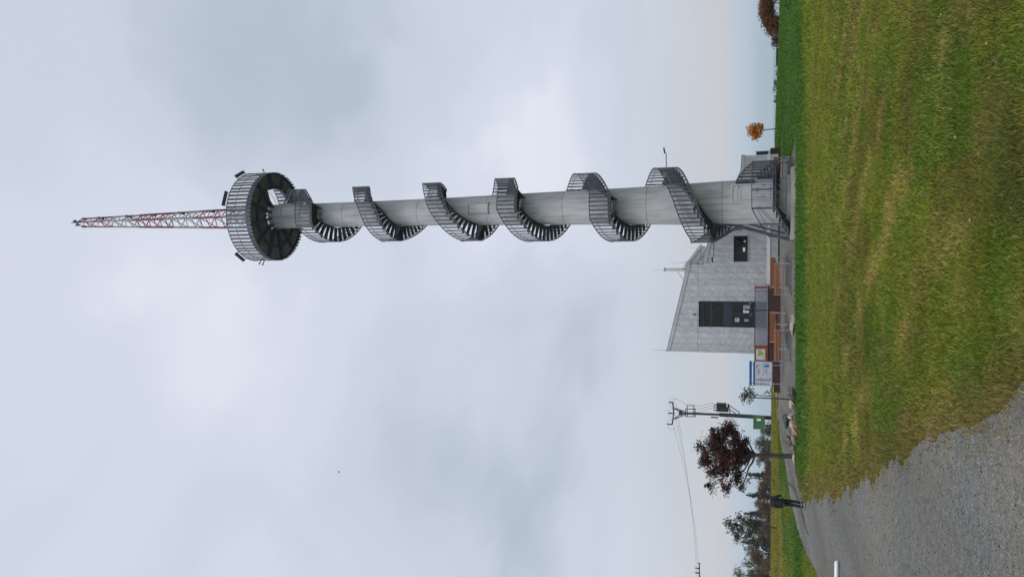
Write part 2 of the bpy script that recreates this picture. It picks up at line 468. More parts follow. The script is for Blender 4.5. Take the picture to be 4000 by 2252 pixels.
def grass_col(x, y):
    """the colour the turf itself has: olive sward with straw swaths and lush patches"""
    x = np.asarray(x, float); y = np.asarray(y, float)
    olive = np.array([.148, .182, .024]); dull = np.array([.128, .132, .030])
    straw = np.array([.36, .275, .115]); lush = np.array([.070, .150, .016]); deep = np.array([.046, .120, .018])
    a = fbm(x * 1.1, y * .6 + 5, 4)
    c = olive + (dull - olive) * sstep(.40, .62, a)[..., None]
    # swaths of dry cuttings lying across the lawn
    p = x * .933 + y * .36; q = -x * .36 + y * .933
    w = p + .55 * (fbm(q * .35, p * .15, 3) - .5)
    tri = np.abs(np.mod(w / 1.75, 1.0) - .5) * 2
    sw = sstep(.50, .88, tri) * sstep(.40, .58, fbm(x * 2.2 + 31, y * 1.3 + 11, 5))
    near = 1 - sstep(13, 27, y)
    c = c + (straw - c) * (sw * (.10 + .58 * near) * (.3 + 1.4 * fbm(x * 6, y * 5, 3)))[..., None]
    spots = sstep(.58, .70, fbm(x * 2.1 + 8, y * 1.4 + 61, 4))
    c = c + (straw * .9 - c) * (spots * .38)[..., None]
    g = sstep(.52, .66, fbm(x * 1.3 + 71, y * .9 + 3, 4)) * (.75 - .35 * sstep(9, 22, y))
    c = c + (lush - c) * g[..., None]
    brownish = sstep(.40, .62, fbm(x * 1.6 + 5, y * 1.6 + 44, 3)) * (1 - sstep(5.2, 8.0 + 1.5 * sstep(-.5, 1.5, x), y)) * .75
    c = c + (np.array([.085, .075, .030]) - c) * brownish[..., None]
    yb = y + 2.0 * (fbm(x * .25, y * .1, 3) - .5) - .25 * np.maximum(x - 2, 0)
    belt = sstep(31, 39, yb + 3.5 * (fbm(x * .6, y * .35 + 7, 3) - .5))
    yel = sstep(17, 25, yb) * (1 - belt) * .5
    c = c + (np.array([.165, .205, .024]) - c) * yel[..., None]
    c = c + (deep - c) * (belt * .92)[..., None]
    # meadow beyond the drive: bright strip, then the pale mown field
    far = sstep(-1, 1.5, y - (56 + np.minimum(.9 * (x + 13.5), 4)) + 2 * (fbm(x * .2, y * .2, 2) - .5)) * (y > 44) * (x < x_left(y)) * (1 - sstep(4, 12, x))
    mid = sstep(48, 50, y) * (1 - sstep(0, 6, x))
    mcol = np.array([.088, .140, .024]) + np.array([.05, .02, .004]) * (fbm(x * .5, y * .25, 4)[..., None] - .5) * 3
    c = c + (mcol - c) * (mid * .9)[..., None]
    fcol = np.array([.175, .165, .040]) + np.array([.06, .05, .012]) * (fbm(x * .12, y * .9, 4)[..., None] - .5) * 3
    c = c + (fcol - c) * (far * .95)[..., None]
    d = np.abs(x - np.interp(y, er_y, er_x))
    w2 = (1 - sstep(.05, .55, d / np.clip(y / 8, .7, 3))) * (y < 44) * .55
    c = c + (np.array([.19, .135, .065]) - c) * w2[..., None]
    return np.maximum(c, .008) * np.array([1, 1, .78])

def grid_sheet(xs, ys, dz=0.0, mask=None):
    X, Y = np.meshgrid(xs, ys)
    Z = terr(X, Y) + dz
    V = np.stack([X, Y, Z], -1).reshape(-1, 3)
    nx, ny = len(xs), len(ys)
    i = (np.arange(ny - 1)[:, None] * nx + np.arange(nx - 1)[None]).ravel()
    F = np.stack([i, i + 1, i + 1 + nx, i + nx], -1)
    if mask is not None:
        cx = V[F].mean(1); F = F[mask(cx[:, 0], cx[:, 1])]
        used = np.unique(F); re = -np.ones(len(V), int); re[used] = np.arange(len(used)); V = V[used]; F = re[F]
    return V, F

t = np.linspace(-1, 1, 241)
xs = np.sign(t) * (np.abs(t) * 30 + 12000 * np.abs(t) ** 9)
ys = np.concatenate([np.linspace(-40, 2, 22), np.linspace(2.5, 20, 120), np.linspace(20.3, 62, 150), np.linspace(63, 150, 60), np.geomspace(155, 16000, 60)])
V, F = grid_sheet(xs, ys)
cols = grass_col(V[:, 0], V[:, 1]) * (.5 + .25 * sstep(20, 45, V[:, 1]))[:, None]
dist = sstep(150, 500, V[:, 1])[:, None]
patch = fbm(V[:, 0] / 260., V[:, 1] / 400., 3)[:, None]
cols = cols * (1 - dist) + dist * np.where(patch > .5, np.array([[.05, .075, .035]]), np.array([[.12, .12, .06]]))
g = np_mesh('ground', V, F, M['ground'], cols, True); g['kind'] = 'structure'

# gravel drive and forecourt: strips that follow the outline
def strip(name, ys_, lf, rf, n, dz):
    V = []
    for y in ys_:
        a, b = float(lf(np.array(y))), float(rf(np.array(y)))
        b = max(a + .01, b)
        x = np.linspace(a, b, n + 1)
        z = terr(x, np.full_like(x, y)) + dz
        V.append(np.stack([x, np.full_like(x, y), z], -1))
    V = np.concatenate(V); m = n + 1
    i = (np.arange(len(ys_) - 1)[:, None] * m + np.arange(n)[None]).ravel()
    F = np.stack([i, i + 1, i + 1 + m, i + m], -1)
    o = np_mesh(name, V, F, M['gravel'], None, True); o['kind'] = 'structure'
    return o
strip('gravel_drive', np.concatenate([np.linspace(-8, 10, 90), np.linspace(10.1, LAWN_Y, 260)]), x_left, x_right, 40, .012)
strip('gravel_forecourt', np.linspace(LAWN_Y, 63, 110), lambda y: x_left(y), lambda y: np.where(y < 60, right_end(y), np.interp(y, [60, 63], [9, -6.5])), 60, .014)

# bare earth rut beside the drive
b0, b1, b2, b3 = hit(3075, 1880), hit(3118, 1945), hit(3134, 2010), hit(3160, 2090)
mbx = MB()
pts = [b0, (b0 + b1) / 2, b1, b2, (b2 + b3) / 2, b3]
ww = [.06, .16, .12, .26, .16, .04]
V = []; F = []
for k, (p, w) in enumerate(zip(pts, ww)):
    V += [(p.x - w * .6, p.y - w, tz(p.x, p.y) + .03), (p.x, p.y, tz(p.x, p.y) + .04), (p.x + w * .6, p.y + w, tz(p.x, p.y) + .03)]
for k in range(len(pts) - 1):
    for j in range(2): F.append((k * 3 + j, k * 3 + j + 1, k * 3 + j + 4, k * 3 + j + 3))
mbx.v, mbx.f = V, F
structure('earth_rut', mbx.build('earth_rut', mat('bare_earth', (.08, .064, .048), .95, 0, .3, 5, .5, 20), None, True))

# ---- grass blades
def blades(name, n, ymin, ymax, hgt, wid, keep_frac=None, pw=1.0):
    y = ymin + (ymax - ymin) * rng.random(n) ** pw
    half = .42 * y + 3.2
    x = (rng.random(n) * 2 - 1) * half
    dens = (.42 * y + 3.2) / (.42 * ymax + 3.2)
    k = rng.random(n) < dens
    x, y = x[k], y[k]
    gap = x_right(y) - x
    ok = ~is_gravel(x, y) | ((gap > 0) & (gap < .9) & (y < LAWN_Y) & (rng.random(len(x)) < .30 * np.exp(-gap / .12)) & (fbm(x * 4, y * 4) > .38)) | ((rng.random(len(x)) < .0012) & (y < 22))
    inb = (gap < 0) & (gap > -.35); ok &= ~(inb & (rng.random(len(x)) < .45 * np.exp(gap / .15)))
    ok &= ~((y > 55.5) & (x > -7.6) & (x < 11))
    ok &= ~((np.abs(x - 5.0) < 2.4) & (y > 47.25))
    x, y = x[ok], y[ok]; n = len(x)
    z = terr(x, y)
    tuft = fbm(x * 1.7 + 9, y * 1.7 + 2, 3)
    h = hgt * (.45 + .9 * rng.random(n)) * (.45 + 1.1 * tuft)
    h *= (1 + .5 * sstep(30, 40, y) * (y < 48)) * np.where((y > 43.5) & (y < 49) & (x < -2), .55, 1)
    w = wid * (.6 + .8 * rng.random(n))
    az = rng.random(n) * 2 * PI
    lean = (.25 + .75 * rng.random(n)) * h
    dx, dy = np.cos(az), np.sin(az)
    az2 = rng.random(n) * 2 * PI
    sx, sy = np.cos(az2) * w / 2, np.sin(az2) * w / 2
    P = np.stack([x, y, z], -1)
    S = np.stack([sx, sy, 0 * sx], -1)
    mid = P + np.stack([dx * lean * .35, dy * lean * .35, h * .6], -1)
    tip = P + np.stack([dx * lean, dy * lean, h * (.75 + .25 * rng.random(n))], -1)
    V = np.stack([P - S, P + S, mid - S * .7, mid + S * .7, tip], 1)
    base = np.arange(n) * 5
    F = np.concatenate([np.stack([base, base + 1, base + 3], -1), np.stack([base, base + 3, base + 2], -1), np.stack([base + 2, base + 3, base + 4], -1)])
    c = grass_col(x + rng.normal(size=n) * .10, y + rng.normal(size=n) * .16) * 1.32
    dry = rng.random(n)
    dead = (dry > np.where(y > 33, .985, .90))[:, None]
    c = np.where(dead, np.array([.34, .28, .12]) * (.5 + .6 * rng.random(n))[:, None], c)
    c = c * (.50 + .95 * rng.random(n))[:, None]
    c[:, 0] *= .85 + .35 * rng.random(n)
    C = np.repeat(c[:, None], 5, 1)
    C[:, 4] *= 1.1
    return V.reshape(-1, 3), F, C.reshape(-1, 3)
parts = [blades('g', 350000, 3.6, 8, .055, .007), blades('g', 310000, 8, 16, .06, .011), blades('g', 200000, 16, 32, .075, .02), blades('g', 110000, 32, 62, .11, .04), blades('g', 70000, 62, 95, .13, .06)]
off = 0; VV, FF, CC = [], [], []
for v, f, c in parts:
    VV.append(v); FF.append(f + off); CC.append(c); off += len(v)
go = np_mesh('grass', np.concatenate(VV), np.concatenate(FF), M['grass'], np.concatenate(CC))
tag(go, 'olive and straw coloured grass of the lawn in front of the tower', 'grass', kind='stuff')

# ---- loose pebbles on the drive
n = 26000
y = 3.8 + 20 * rng.random(n) ** 1.6; x = -11 + 14 * rng.random(n)
ok = is_gravel(x, y); x, y = x[ok], y[ok]; n = len(x)
s = (.004 + .010 * rng.random(n) ** 2.5)[:, None, None]
oc = np.array([[1, 0, 0], [0, 1, 0], [-1, 0, 0], [0, -1, 0], [0, 0, 1], [0, 0, -.5]], float)
V = oc[None] * s * (.6 + .8 * rng.random((n, 6, 1)))
a = rng.random(n) * 6.28; ca, sa = np.cos(a)[:, None], np.sin(a)[:, None]
V = np.stack([V[..., 0] * ca - V[..., 1] * sa * .7, V[..., 0] * sa + V[..., 1] * ca * .7, V[..., 2] * .8], -1)
V += np.stack([x, y, terr(x, y) + .018], -1)[:, None]
oF = np.array([[0, 1, 4], [1, 2, 4], [2, 3, 4], [3, 0, 4], [1, 0, 5], [2, 1, 5], [3, 2, 5], [0, 3, 5]])
F = (oF[None] + (np.arange(n) * 6)[:, None, None]).reshape(-1, 3)
tone = (.10 + .24 * rng.random(n) ** 2)[:, None] * np.array([1, .99, .98])
o = np_mesh('pebbles', V.reshape(-1, 3), F, M['pebble'], np.repeat(tone, 6, 0))
tag(o, 'loose grey pebbles lying on the gravel drive', 'pebbles', kind='stuff')

# ---- fallen leaves blown over the lawn and the edge of the drive
n = 300
y = 4.2 + 30 * rng.random(n) ** 1.7; x = (rng.random(n) * 2 - 1) * (.42 * y + 1)
a = rng.random(n) * 6.28; sz_ = .012 + .016 * rng.random(n)
ok = ~is_gravel(x, y) | (rng.random(n) < .3); x, y, a, sz_ = x[ok], y[ok], a[ok], sz_[ok]; n = len(x)
q = np.array([[1, 0, .1], [.2, .5, .35], [-.9, .1, .2], [-.2, -.55, 0]])
V = q[None] * sz_[:, None, None]
V = np.stack([V[..., 0] * np.cos(a)[:, None] - V[..., 1] * np.sin(a)[:, None], V[..., 0] * np.sin(a)[:, None] + V[..., 1] * np.cos(a)[:, None], V[..., 2] * 1.5], -1)
V += np.stack([x, y, terr(x, y) + np.where(is_gravel(x, y), .02, .05)], -1)[:, None]
F = (np.arange(n) * 4)[:, None] + np.arange(4)[None]
lc = np.array([[.42, .26, .08], [.30, .16, .06], [.5, .38, .14], [.2, .11, .05], [.40, .30, .08]])[rng.integers(0, 5, n)]
o = np_mesh('fallen_leaves', V.reshape(-1, 3), F, M['leaf'], np.repeat(lc, 4, 0)); tag(o, 'tan and yellow fallen leaves scattered over the lawn', 'leaves', kind='stuff')
# ================================================================== TOWER
TX, TY = 5.40, 50.0
TZ = 0.0
tower = thing('lookout_tower', 'tall concrete lookout tower with spiral steel stair, round deck and red white mast', 'tower', (TX, TY, TZ))
RK = [(0, 1.45), (4.3, 1.38), (9.7, 1.2), (17.5, 1.07), (22.3, .97), (29, .90), (40, .90)]
def shaft_r(z): return float(np.interp(z, [k[0] for k in RK], [k[1] for k in RK]))
mb = MB()
mb.lathe([(shaft_r(z), z) for z in np.linspace(0, 37.3, 60)] + [(0.01, 37.3)], 64)
shaft = mb.build('shaft', M['concrete'], tower, True)
mb = MB(); mb.lathe([(1.45, .2), (1.62, .2), (1.62, .52), (1.46, .56)], 64)
mb.build('base_collar', M['concrete_plain'], tower, True)
mb = MB(); mb.box(-2.45, 1.75, -2.35, 2.3, -.25, .30)
mb.build('foundation_slab', M['slab'], tower)

# stair height against unwrapped angle (degrees, counter-clockwise, -90 = towards the viewer)
KN = [(-152, .30), (-104, 1.32), (5, 1.32), (165, 5.0), (205, 5.0), (270, 5.9), (360, 7.45), (605, 11.16), (645, 11.16), (720, 12.75), (985, 17.4), (1025, 17.4),
      (1080, 18.3), (1240, 20.7), (1275, 20.7), (1350, 22.36), (1440, 23.75), (1475, 23.75), (1605, 26.9), (1640, 26.9), (1710, 27.7), (1800, 29.4),
      (2045, 33.0), (2095, 33.0), (2160, 34.9), (2245, 37.4)]
KA = [k[0] for k in KN]; KZ = [k[1] for k in KN]
def sz(a): return float(np.interp(a, KA, KZ))
def r_in(z): return shaft_r(z) + .06
def r_out(z): return shaft_r(z) + 1.10
LAND = [(-104, 5), (165, 205), (605, 645), (985, 1025), (1240, 1275), (1440, 1475), (1605, 1640), (2045, 2095)]
FLY = [(-152, -104)] + [(LAND[i][1], LAND[i + 1][0]) for i in range(len(LAND) - 1)] + [(2095, 2245)]

def polar(r, a, z): return Vector((r * math.cos(R(a)), r * math.sin(R(a)), z))
def rail_mesh(a0, a1, zf, rf, h=1.17, below=.2, step_len=.275, open_to=None):
    """flat upright bars of two widths between a bottom stringer and a top rim"""
    mb = MB(); a = a0; k = 0
    while a < a1:
        r = rf(zf(a)); z = zf(a)
        t = Vector((-math.sin(R(a)), math.cos(R(a)), 0)); q = Vector((math.cos(R(a)), math.sin(R(a)), 0))
        w = .11 if k % 2 == 0 else .02
        if open_to is not None and a < open_to: w = .02 if k % 8 else .1
        hh = h + below
        mb.obox(polar(r, a, z - below + hh / 2), t * w, q * .012, Vector((0, 0, hh)))
        a += math.degrees((step_len / 2 + (.012 if k % 2 else -.012)) / r); k += 1
    n = max(2, int((a1 - a0) / 5))
    top = [polar(rf(zf(x)) + .005, x, zf(x) + h) for x in np.linspace(a0, a1, n + 1)]
    mb.tube(top, .03, 6)
    for i in range(n):
        x0, x1 = a0 + (a1 - a0) * i / n, a0 + (a1 - a0) * (i + 1) / n
        mb.bar(polar(rf(zf(x0)) - .02, x0, zf(x0) - below + .04), polar(rf(zf(x1)) - .02, x1, zf(x1) - below + .04), .016, .09)
    return mb

for (a0, a1) in FLY:
    n = max(2, round((sz(a1) - sz(a0)) / .185))
    # the flight itself: inner and outer stringers
    fl = MB(); m_ = max(2, int((a1 - a0) / 5))
    for i in range(m_):
        x0, x1 = a0 + (a1 - a0) * i / m_, a0 + (a1 - a0) * (i + 1) / m_
        fl.bar(polar(r_in(sz(x0)), x0, sz(x0) - .12), polar(r_in(sz(x1)), x1, sz(x1) - .12), .02, .16)
    fo = fl.build('stair_flight', M['steel'], tower)
    for k in range(n):
        s0, s1 = a0 + (a1 - a0) * k / n, a0 + (a1 - a0) * (k + 1) / n
        z = sz(s1) - .02
        ri, ro = r_in(z), r_out(z) - .03
        st = MB()
        st.sector(ri, ro, s0 + (s1 - s0) * .22, s1 - .1, z - .035, z)
        st.sector(ri, ro, s0 + (s1 - s0) * .12, s0 + (s1 - s0) * .2, z - .09, z)            # folded nosing
        am = (s0 + s1) / 2
        st.quad8([polar(ri, am - .5, z - .24), polar(ro, am - .5, z - .10), polar(ro, am + .5, z - .10), polar(ri, am + .5, z - .24),
                  polar(ri, am - .5, z - .036), polar(ro, am - .5, z - .036), polar(ro, am + .5, z - .036), polar(ri, am + .5, z - .036)])
        st.build('step', M['steel'], fo)
    a1r = min(a1, 2225)
    rail_mesh(a0, a1r, sz, r_out, open_to=-40 if a0 < -100 else None).build('railing', M['steel'], fo)
    hr = MB()
    hr.tube([polar(r_out(sz(x)) - .07, x, sz(x) + .88) for x in np.linspace(a0, a1r, 40)], .02, 6)
    hr.tube([polar(shaft_r(sz(x)) + .07, x, sz(x) + .9) for x in np.linspace(a0 + 2, a1r - 2, 40)], .018, 6)
    hr.build('handrail', M['galv'], fo)
for (a0, a1) in LAND:
    z = sz(a0 + .01)
    ld = MB()
    ld.sector(r_in(z), r_out(z) - .03, a0, a1, z - .06, z - .005)
    for x in np.linspace(a0 + 2, a1 - 2, max(2, int((a1 - a0) / 14))):
        ld.quad8([polar(r_in(z), x - .6, z - .45), polar(r_out(z) - .04, x - .6, z - .14), polar(r_out(z) - .04, x + .6, z - .14), polar(r_in(z), x + .6, z - .45),
                  polar(r_in(z), x - .6, z - .061), polar(r_out(z) - .04, x - .6, z - .061), polar(r_out(z) - .04, x + .6, z - .061), polar(r_in(z), x + .6, z - .061)])
    lo = ld.build('landing', M['steel_deep'], tower)
    rail_mesh(a0, a1, sz, r_out, open_to=-45 if a0 < 0 else None).build('railing', M['steel'], lo)

# raking steel legs under the first landing
mb = MB()
pk = at(2885, 883, TY - .2) - Vector((TX, TY, TZ)); po = polar(r_out(5) - .05, 190, 4.72); pg = at(3080, 940, TY - .6) - Vector((TX, TY, TZ)); pg.z = .1
pi = polar(shaft_r(4), 196, 4.5)
mb.bar(po, pk, .14, .16); mb.bar(pi, pk + Vector((.03, 0, 0)), .1, .12); mb.bar(pk, pg, .14, .16)
mb.bar(pk + Vector((.35, .05, .1)), pg + Vector((.45, .1, .5)), .09, .1)
mb.bar(pk + Vector((.15, .05, .4)), pk + Vector((.5, .1, -.9)), .09, .1)
mb.bar(po + Vector((0, 0, .05)), pi + Vector((0, 0, .1)), .12, .2)
mb.obox(pk, (.5, 0, 0), (0, .05, 0), (0, 0, .5))
mb.obox(pg, (.35, 0, 0), (0, .3, 0), (0, 0, .03))
mb.build('landing_brace', M['steel'], tower)

# doors and hatches in the shaft: frame, leaf, handle, on the curved face towards the drive
def hatch(name, a, z0, w, h, vents=False, lever=False):
    zc = z0 + h / 2; r = shaft_r(zc)
    q = Vector((math.cos(R(a)), math.sin(R(a)), 0)); t = Vector((-q.y, q.x, 0)); up = Vector((0, 0, 1))
    slope = (shaft_r(z0 + h) - shaft_r(z0)) / h
    up2 = Vector((q.x * slope, q.y * slope, 1))
    proud = r - math.sqrt(max(0, r * r - (w / 2) ** 2)) 
    c = q * (r) + up * zc
    d = MB()
    fw = .09 if vents else .035
    for sx in (-1, 1): d.obox(c + t * sx * (w / 2) - q * (proud / 2), t * fw, q * (proud + .1), up2 * (h + fw))
    for sy in (-1, 1): d.obox(c + up2 * sy * (h / 2) - q * (proud / 2), t * (w - fw), q * (proud + .1), up * fw)
    fo = d.build(name, M['door_grey'] if vents else M['concrete_plain'], tower)
    g_ = MB(); g_.obox(c - q * .01, t * (w - fw), q * .03, up2 * (h - fw)); g_.build('door_gap' if vents else 'hatch_gap', M['seal'], fo)
    l = MB(); l.obox(c + q * .012, t * (w - fw - .06), q * .03, up2 * (h - fw - .06))
    l.build('door_leaf' if vents else 'hatch_leaf', M['door_grey'] if vents else M['concrete_plain'], fo)
    if vents:
        for i in range(6):
            for j in range(2):
                v = MB(); v.obox(c + q * .035 + t * ((i - 2.5) * .13) + up2 * (h / 2 - .34 - j * .18), t * .045, q * .012, up * .045)
                v.build('vent_hole', M['seal'], fo)
        hd = MB(); hd.bar(c + q * .06 + t * .28 + up2 * (-h * .12), c + q * .06 - t * .02 + up2 * (-h * .12), .035); hd.obox(c + q * .045 - t * .32 + up2 * (-h * .28), t * .1, q * .05, up * .14)
        hd.bar(c + q * .06 - t * .3 + up2 * (-h * .1), c + q * .06 - t * .3 + up2 * (-h * .24), .03)
        hd.build('handle', M['galv'], fo)
        hg = MB()
        for s in (.34, -.3): hg.obox(c + q * .05 + t * (w / 2 - .12) + up2 * h * s, t * .16, q * .03, up * .05)
        hg.build('hinge', M['galv'], fo)
hatch('shaft_door', -72, 1.36, 1.1, 2.3, True)
hatch('shaft_hatch', -88, 19.6, .78, 1.45)
hatch('shaft_hatch', -70, 34.55, .78, 1.6)
# switch cabinet beside the door
mb = MB(); q = polar(1.46, -38, 2.9); t = Vector((math.sin(R(38)), math.cos(R(38)), 0))
mb.obox(q, t * .30, Vector((math.cos(R(38)), -math.sin(R(38)), 0)) * .2, (0, 0, 1.1)); mb.build('switch_cabinet', M['steel'], tower)

# observation deck
DZ, DR = 37.40, 3.26
dk = MB()
HA0, HA1, HR = -25, 85, 2.12
dk.sector(1.02, DR, HA1, HA0 + 360, DZ - .10, DZ)
dk.sector(HR, DR, HA0, HA1, DZ - .10, DZ)
deck = dk.build('observation_deck', M['deck_plate'], tower)
rim = MB(); rim.sector(DR, DR + .05, 0, 360, DZ - .30, DZ + .04); rim.build('deck_rim', M['steel_deep'], deck)
for k in range(12):
    a = k * 30 + 15
    b = MB(); r0 = .9 if not (HA0 - 3 < (a if a < 180 else a - 360) < HA1 + 3) else HR
    b.quad8([polar(r0, a - 3.2 / r0, DZ - .5), polar(DR - .02, a - 1.3, DZ - .28), polar(DR - .02, a + 1.3, DZ - .28), polar(r0, a + 3.2 / r0, DZ - .5),
             polar(r0, a - 3.2 / r0, DZ - .102), polar(DR - .02, a - 1.3, DZ - .102), polar(DR - .02, a + 1.3, DZ - .102), polar(r0, a + 3.2 / r0, DZ - .102)])
    b.build('deck_beam', M['steel_deep'], deck)
b = MB()
for k in range(12):
    p, q = polar(2.35, k * 30 + 15, DZ - .24), polar(2.35, k * 30 + 45, DZ - .24)
    b.bar(p, q, .12, .16)
b.sector(HR, HR + .06, HA0, HA1, DZ - .32, DZ - .11)
b.build('ring_beam', M['steel_deep'], deck)
def crown_rail(a): return DZ
mb = MB(); n = 140
for k in range(n):
    a = 360 * k / n; t = Vector((-math.sin(R(a)), math.cos(R(a)), 0)); q = Vector((math.cos(R(a)), math.sin(R(a)), 0))
    if k % 4 == 3: continue
    w = (.16, .14, .17, 0)[k % 4] if k % 2 == 0 else .022
    dx_ = 0 if k % 2 else rnd.uniform(-.015, .015)
    mb.obox(polar(DR + .075, a, (36.98 + 39.08) / 2) + t * dx_, t * w, q * .012, (0, 0, 39.08 - 36.98))
mb.tube([polar(DR + .075, a, 39.08) for a in np.linspace(0, 360, 73)], .03, 6)
mb.build('deck_railing', M['steel'], deck)
mb = MB(); mb.tube([polar(DR - .06, a, DZ + 1.05) for a in np.linspace(0, 360, 73)], .022, 6)
mb.tube([polar(HR + .05, a, DZ + 1.05) for a in np.linspace(HA0, HA1, 25)], .02, 6)
for a in np.linspace(HA0, HA1, 18): mb.bar(polar(HR + .05, a, DZ), polar(HR + .05, a, DZ + 1.05), .02)
mb.build('handrail', M['galv'], deck)
for a in (-72, -28, -153):
    q = Vector((math.cos(R(a)), math.sin(R(a)), 0)); t = Vector((-q.y, q.x, 0)); c = polar(DR + .24, a, 39.22)
    nrm = (q * .55 - Vector((0, 0, 1)) * .83).normalized(); wv = t.cross(nrm)
    p = MB(); p.obox(c, t * 1.15, wv * .25, nrm * .03); po_ = p.build('panorama_board', M['steel_deep'], deck)
    s = MB()
    for sx in (-.5, .5): s.bar(polar(DR + .075, a, 39.05) + t * sx, c + t * sx, .03)
    s.build('bracket', M['steel'], po_)
mb = MB()
for a, l in ((2, .3), (178, .3), (-175, .25)):
    c = polar(DR + .08, a, 38.3); d = Vector((math.cos(R(a)), math.sin(R(a)), .5)) * l
    mb.bar(c, c + d, .05); mb.obox(c + d, (.12, 0, 0), (0, .12, 0), (0, 0, .05))
mb.build('deck_sensor', M['black'], deck)

# lattice mast
mast = bpy.data.objects.new('lattice_mast', None); COL.objects.link(mast); mast.parent = tower
def mleg(z): return float(np.interp(z, [41.7, 56.4], [.83, .38]))
def mp(i, z): return polar(mleg(z), (-90, 30, 150)[i], z)
bz = [37.4, 41.45, 44.29, 47.07, 50.45, 53.25, 56.4]
for i in range(6):
    s = MB(); z0, z1 = bz[i], bz[i + 1]
    for j in range(3):
        s.tube([mp(j, z0), mp(j, z1)], .078 if i < 4 else .062, 8)
    nb = 2 if z1 - z0 < 3.3 else 3
    for k in range(nb):
        a, b = z0 + (z1 - z0) * k / nb, z0 + (z1 - z0) * (k + 1) / nb
        for j in range(3):
            j2 = (j + 1) % 3
            s.bar(mp(j, a), mp(j2, (a + b) / 2), .046); s.bar(mp(j2, (a + b) / 2), mp(j, b), .046)
            if k % 2 == 0 and j < 2: s.bar(mp(j2, a), mp(j, (a + b) / 2), .03)
    s.build('mast_section', M['white'] if i % 2 == 0 else M['red'], mast)['label'] = ('white' if i % 2 == 0 else 'red') + ' painted lattice section'
s = MB()
for z in np.arange(38, 56, .6): s.bar(polar(.2, 30, z), polar(.2, 150, z), .014)
s.bar(polar(.2, 30, 37.5), polar(.2, 30, 56), .02)
for z in (39.5, 43.3, 46.2, 49.0, 51.5, 54.4): s.obox(polar(mleg(z) * .8, 20, z), (.16, 0, 0), (0, .2, 0), (.12, 0, .5))
s.build('mast_ladder', M['black'], mast)
s = MB()
for j in range(3):
    s.bar(mp(j, 56.4), Vector((0, 0, 57.0)), .05)
    s.obox(mp(j, 56.3), (.16, 0, 0), (0, .16, 0), (0, 0, .4))
s.bar((0, 0, 56.3), (0, 0, 57.5), .05); s.obox((.1, 0, 57.1), (.2, 0, 0), (0, .2, 0), (0, 0, .2)); s.bar((-.25, 0, 56.8), (.25, 0, 57.05), .05)
s.obox((-.22, -.1, 56.7), (.14, 0, 0), (0, .14, 0), (0, 0, .3))
s.build('mast_head', M['black'], mast)

# floodlights on arms off the stair rail
def flood(base, tip, head):
    o_ = Vector((TX, TY, TZ)); base, tip, head = base - o_, tip - o_, head - o_
    s = MB(); s.bar(base, tip, .05); s.bar(tip, head, .03)
    f_ = s.build('floodlight', M['steel'], tower)
    h = MB(); h.obox(head, (.34, 0, .05), (0, .28, 0), (-.01, 0, .07)); h.build('lamp_head', M['black'], f_)
flood(at(2603, 652, TY), at(2602, 599, TY), at(2595, 594, TY) + Vector((.1, 0, 0)))
flood(at(2788, 944, TY), at(2788, 1001, TY), at(2779, 1002, TY) + Vector((-.2, 0, -.05)))
flood(at(2722, 818, TY - 2.5), at(2716, 819, TY - 2.75), at(2712, 820, TY - 2.85))
flood(at(2379, 832, TY - 2.3), at(2392, 832, TY - 2.6), at(2396, 838, TY - 2.6))

# ================================================================== VISITOR BUILDING
BY = 57.5
bld = thing('visitor_building', 'zinc clad visitor building with a steeply sloping roof and tall dark entrance behind the terrace', 'building', (0, BY, 0))
ZB = .86
XL, XS, XM, XR = -4.56, 1.80, 3.35, 9.58
def roof_z(x):
    if x <= XS: return float(np.interp(x, [XL, XS], [8.55, 7.05]))
    return float(np.interp(x, [XS, XM, 8.5, XR], [5.95, 5.6, 3.32, 3.25]))
def quad_wall(mb, x0, x1, z0, z1a, z1b): mb.prism([(x0, z0), (x1, z0), (x1, z1b), (x0, z1a)], 0, .3)
mb = MB()
DX0, DX1, DZ0, DZ1 = -2.73, -.86, 1.60, 6.32
WX0, WX1, WZ0, WZ1 = 1.98, 3.84, 2.90, 3.88
quad_wall(mb, XL, DX0, ZB, roof_z(XL), roof_z(DX0))
quad_wall(mb, DX0, DX1, ZB, DZ0, DZ0); quad_wall(mb, DX0, DX1, DZ1, roof_z(DX0), roof_z(DX1))
quad_wall(mb, DX1, XS, ZB, roof_z(DX1), 7.05)
quad_wall(mb, XS, WX0, ZB, 5.95, roof_z(WX0))
quad_wall(mb, WX0, XM, ZB, WZ0, WZ0); quad_wall(mb, WX0, XM, WZ1, roof_z(WX0), 5.6)
quad_wall(mb, XM, WX1, ZB, WZ0, WZ0); quad_wall(mb, XM, WX1, WZ1, 5.6, roof_z(WX1))
quad_wall(mb, WX1, 8.5, ZB, roof_z(WX1), 3.32); quad_wall(mb, 8.5, XR, ZB, 3.32, 3.25)
mb.prism([(XL, ZB), (XS - .002, ZB), (XS - .002, 7.04), (XL, 8.54)], .32, 8)
mb.prism([(XS + .002, ZB), (XR, ZB), (XR, 3.24), (8.5, 3.31), (XM, 5.59), (XS + .002, 5.94)], .32, 8)
wall = mb.build('wall', M['zinc'], bld)
mb = MB(); mb.box(XL + .1, XR - .1, .15, 7.8, .3, ZB); mb.build('gap_shade', M['void'], bld)  # near-black block paints the shade in the gap under the facade
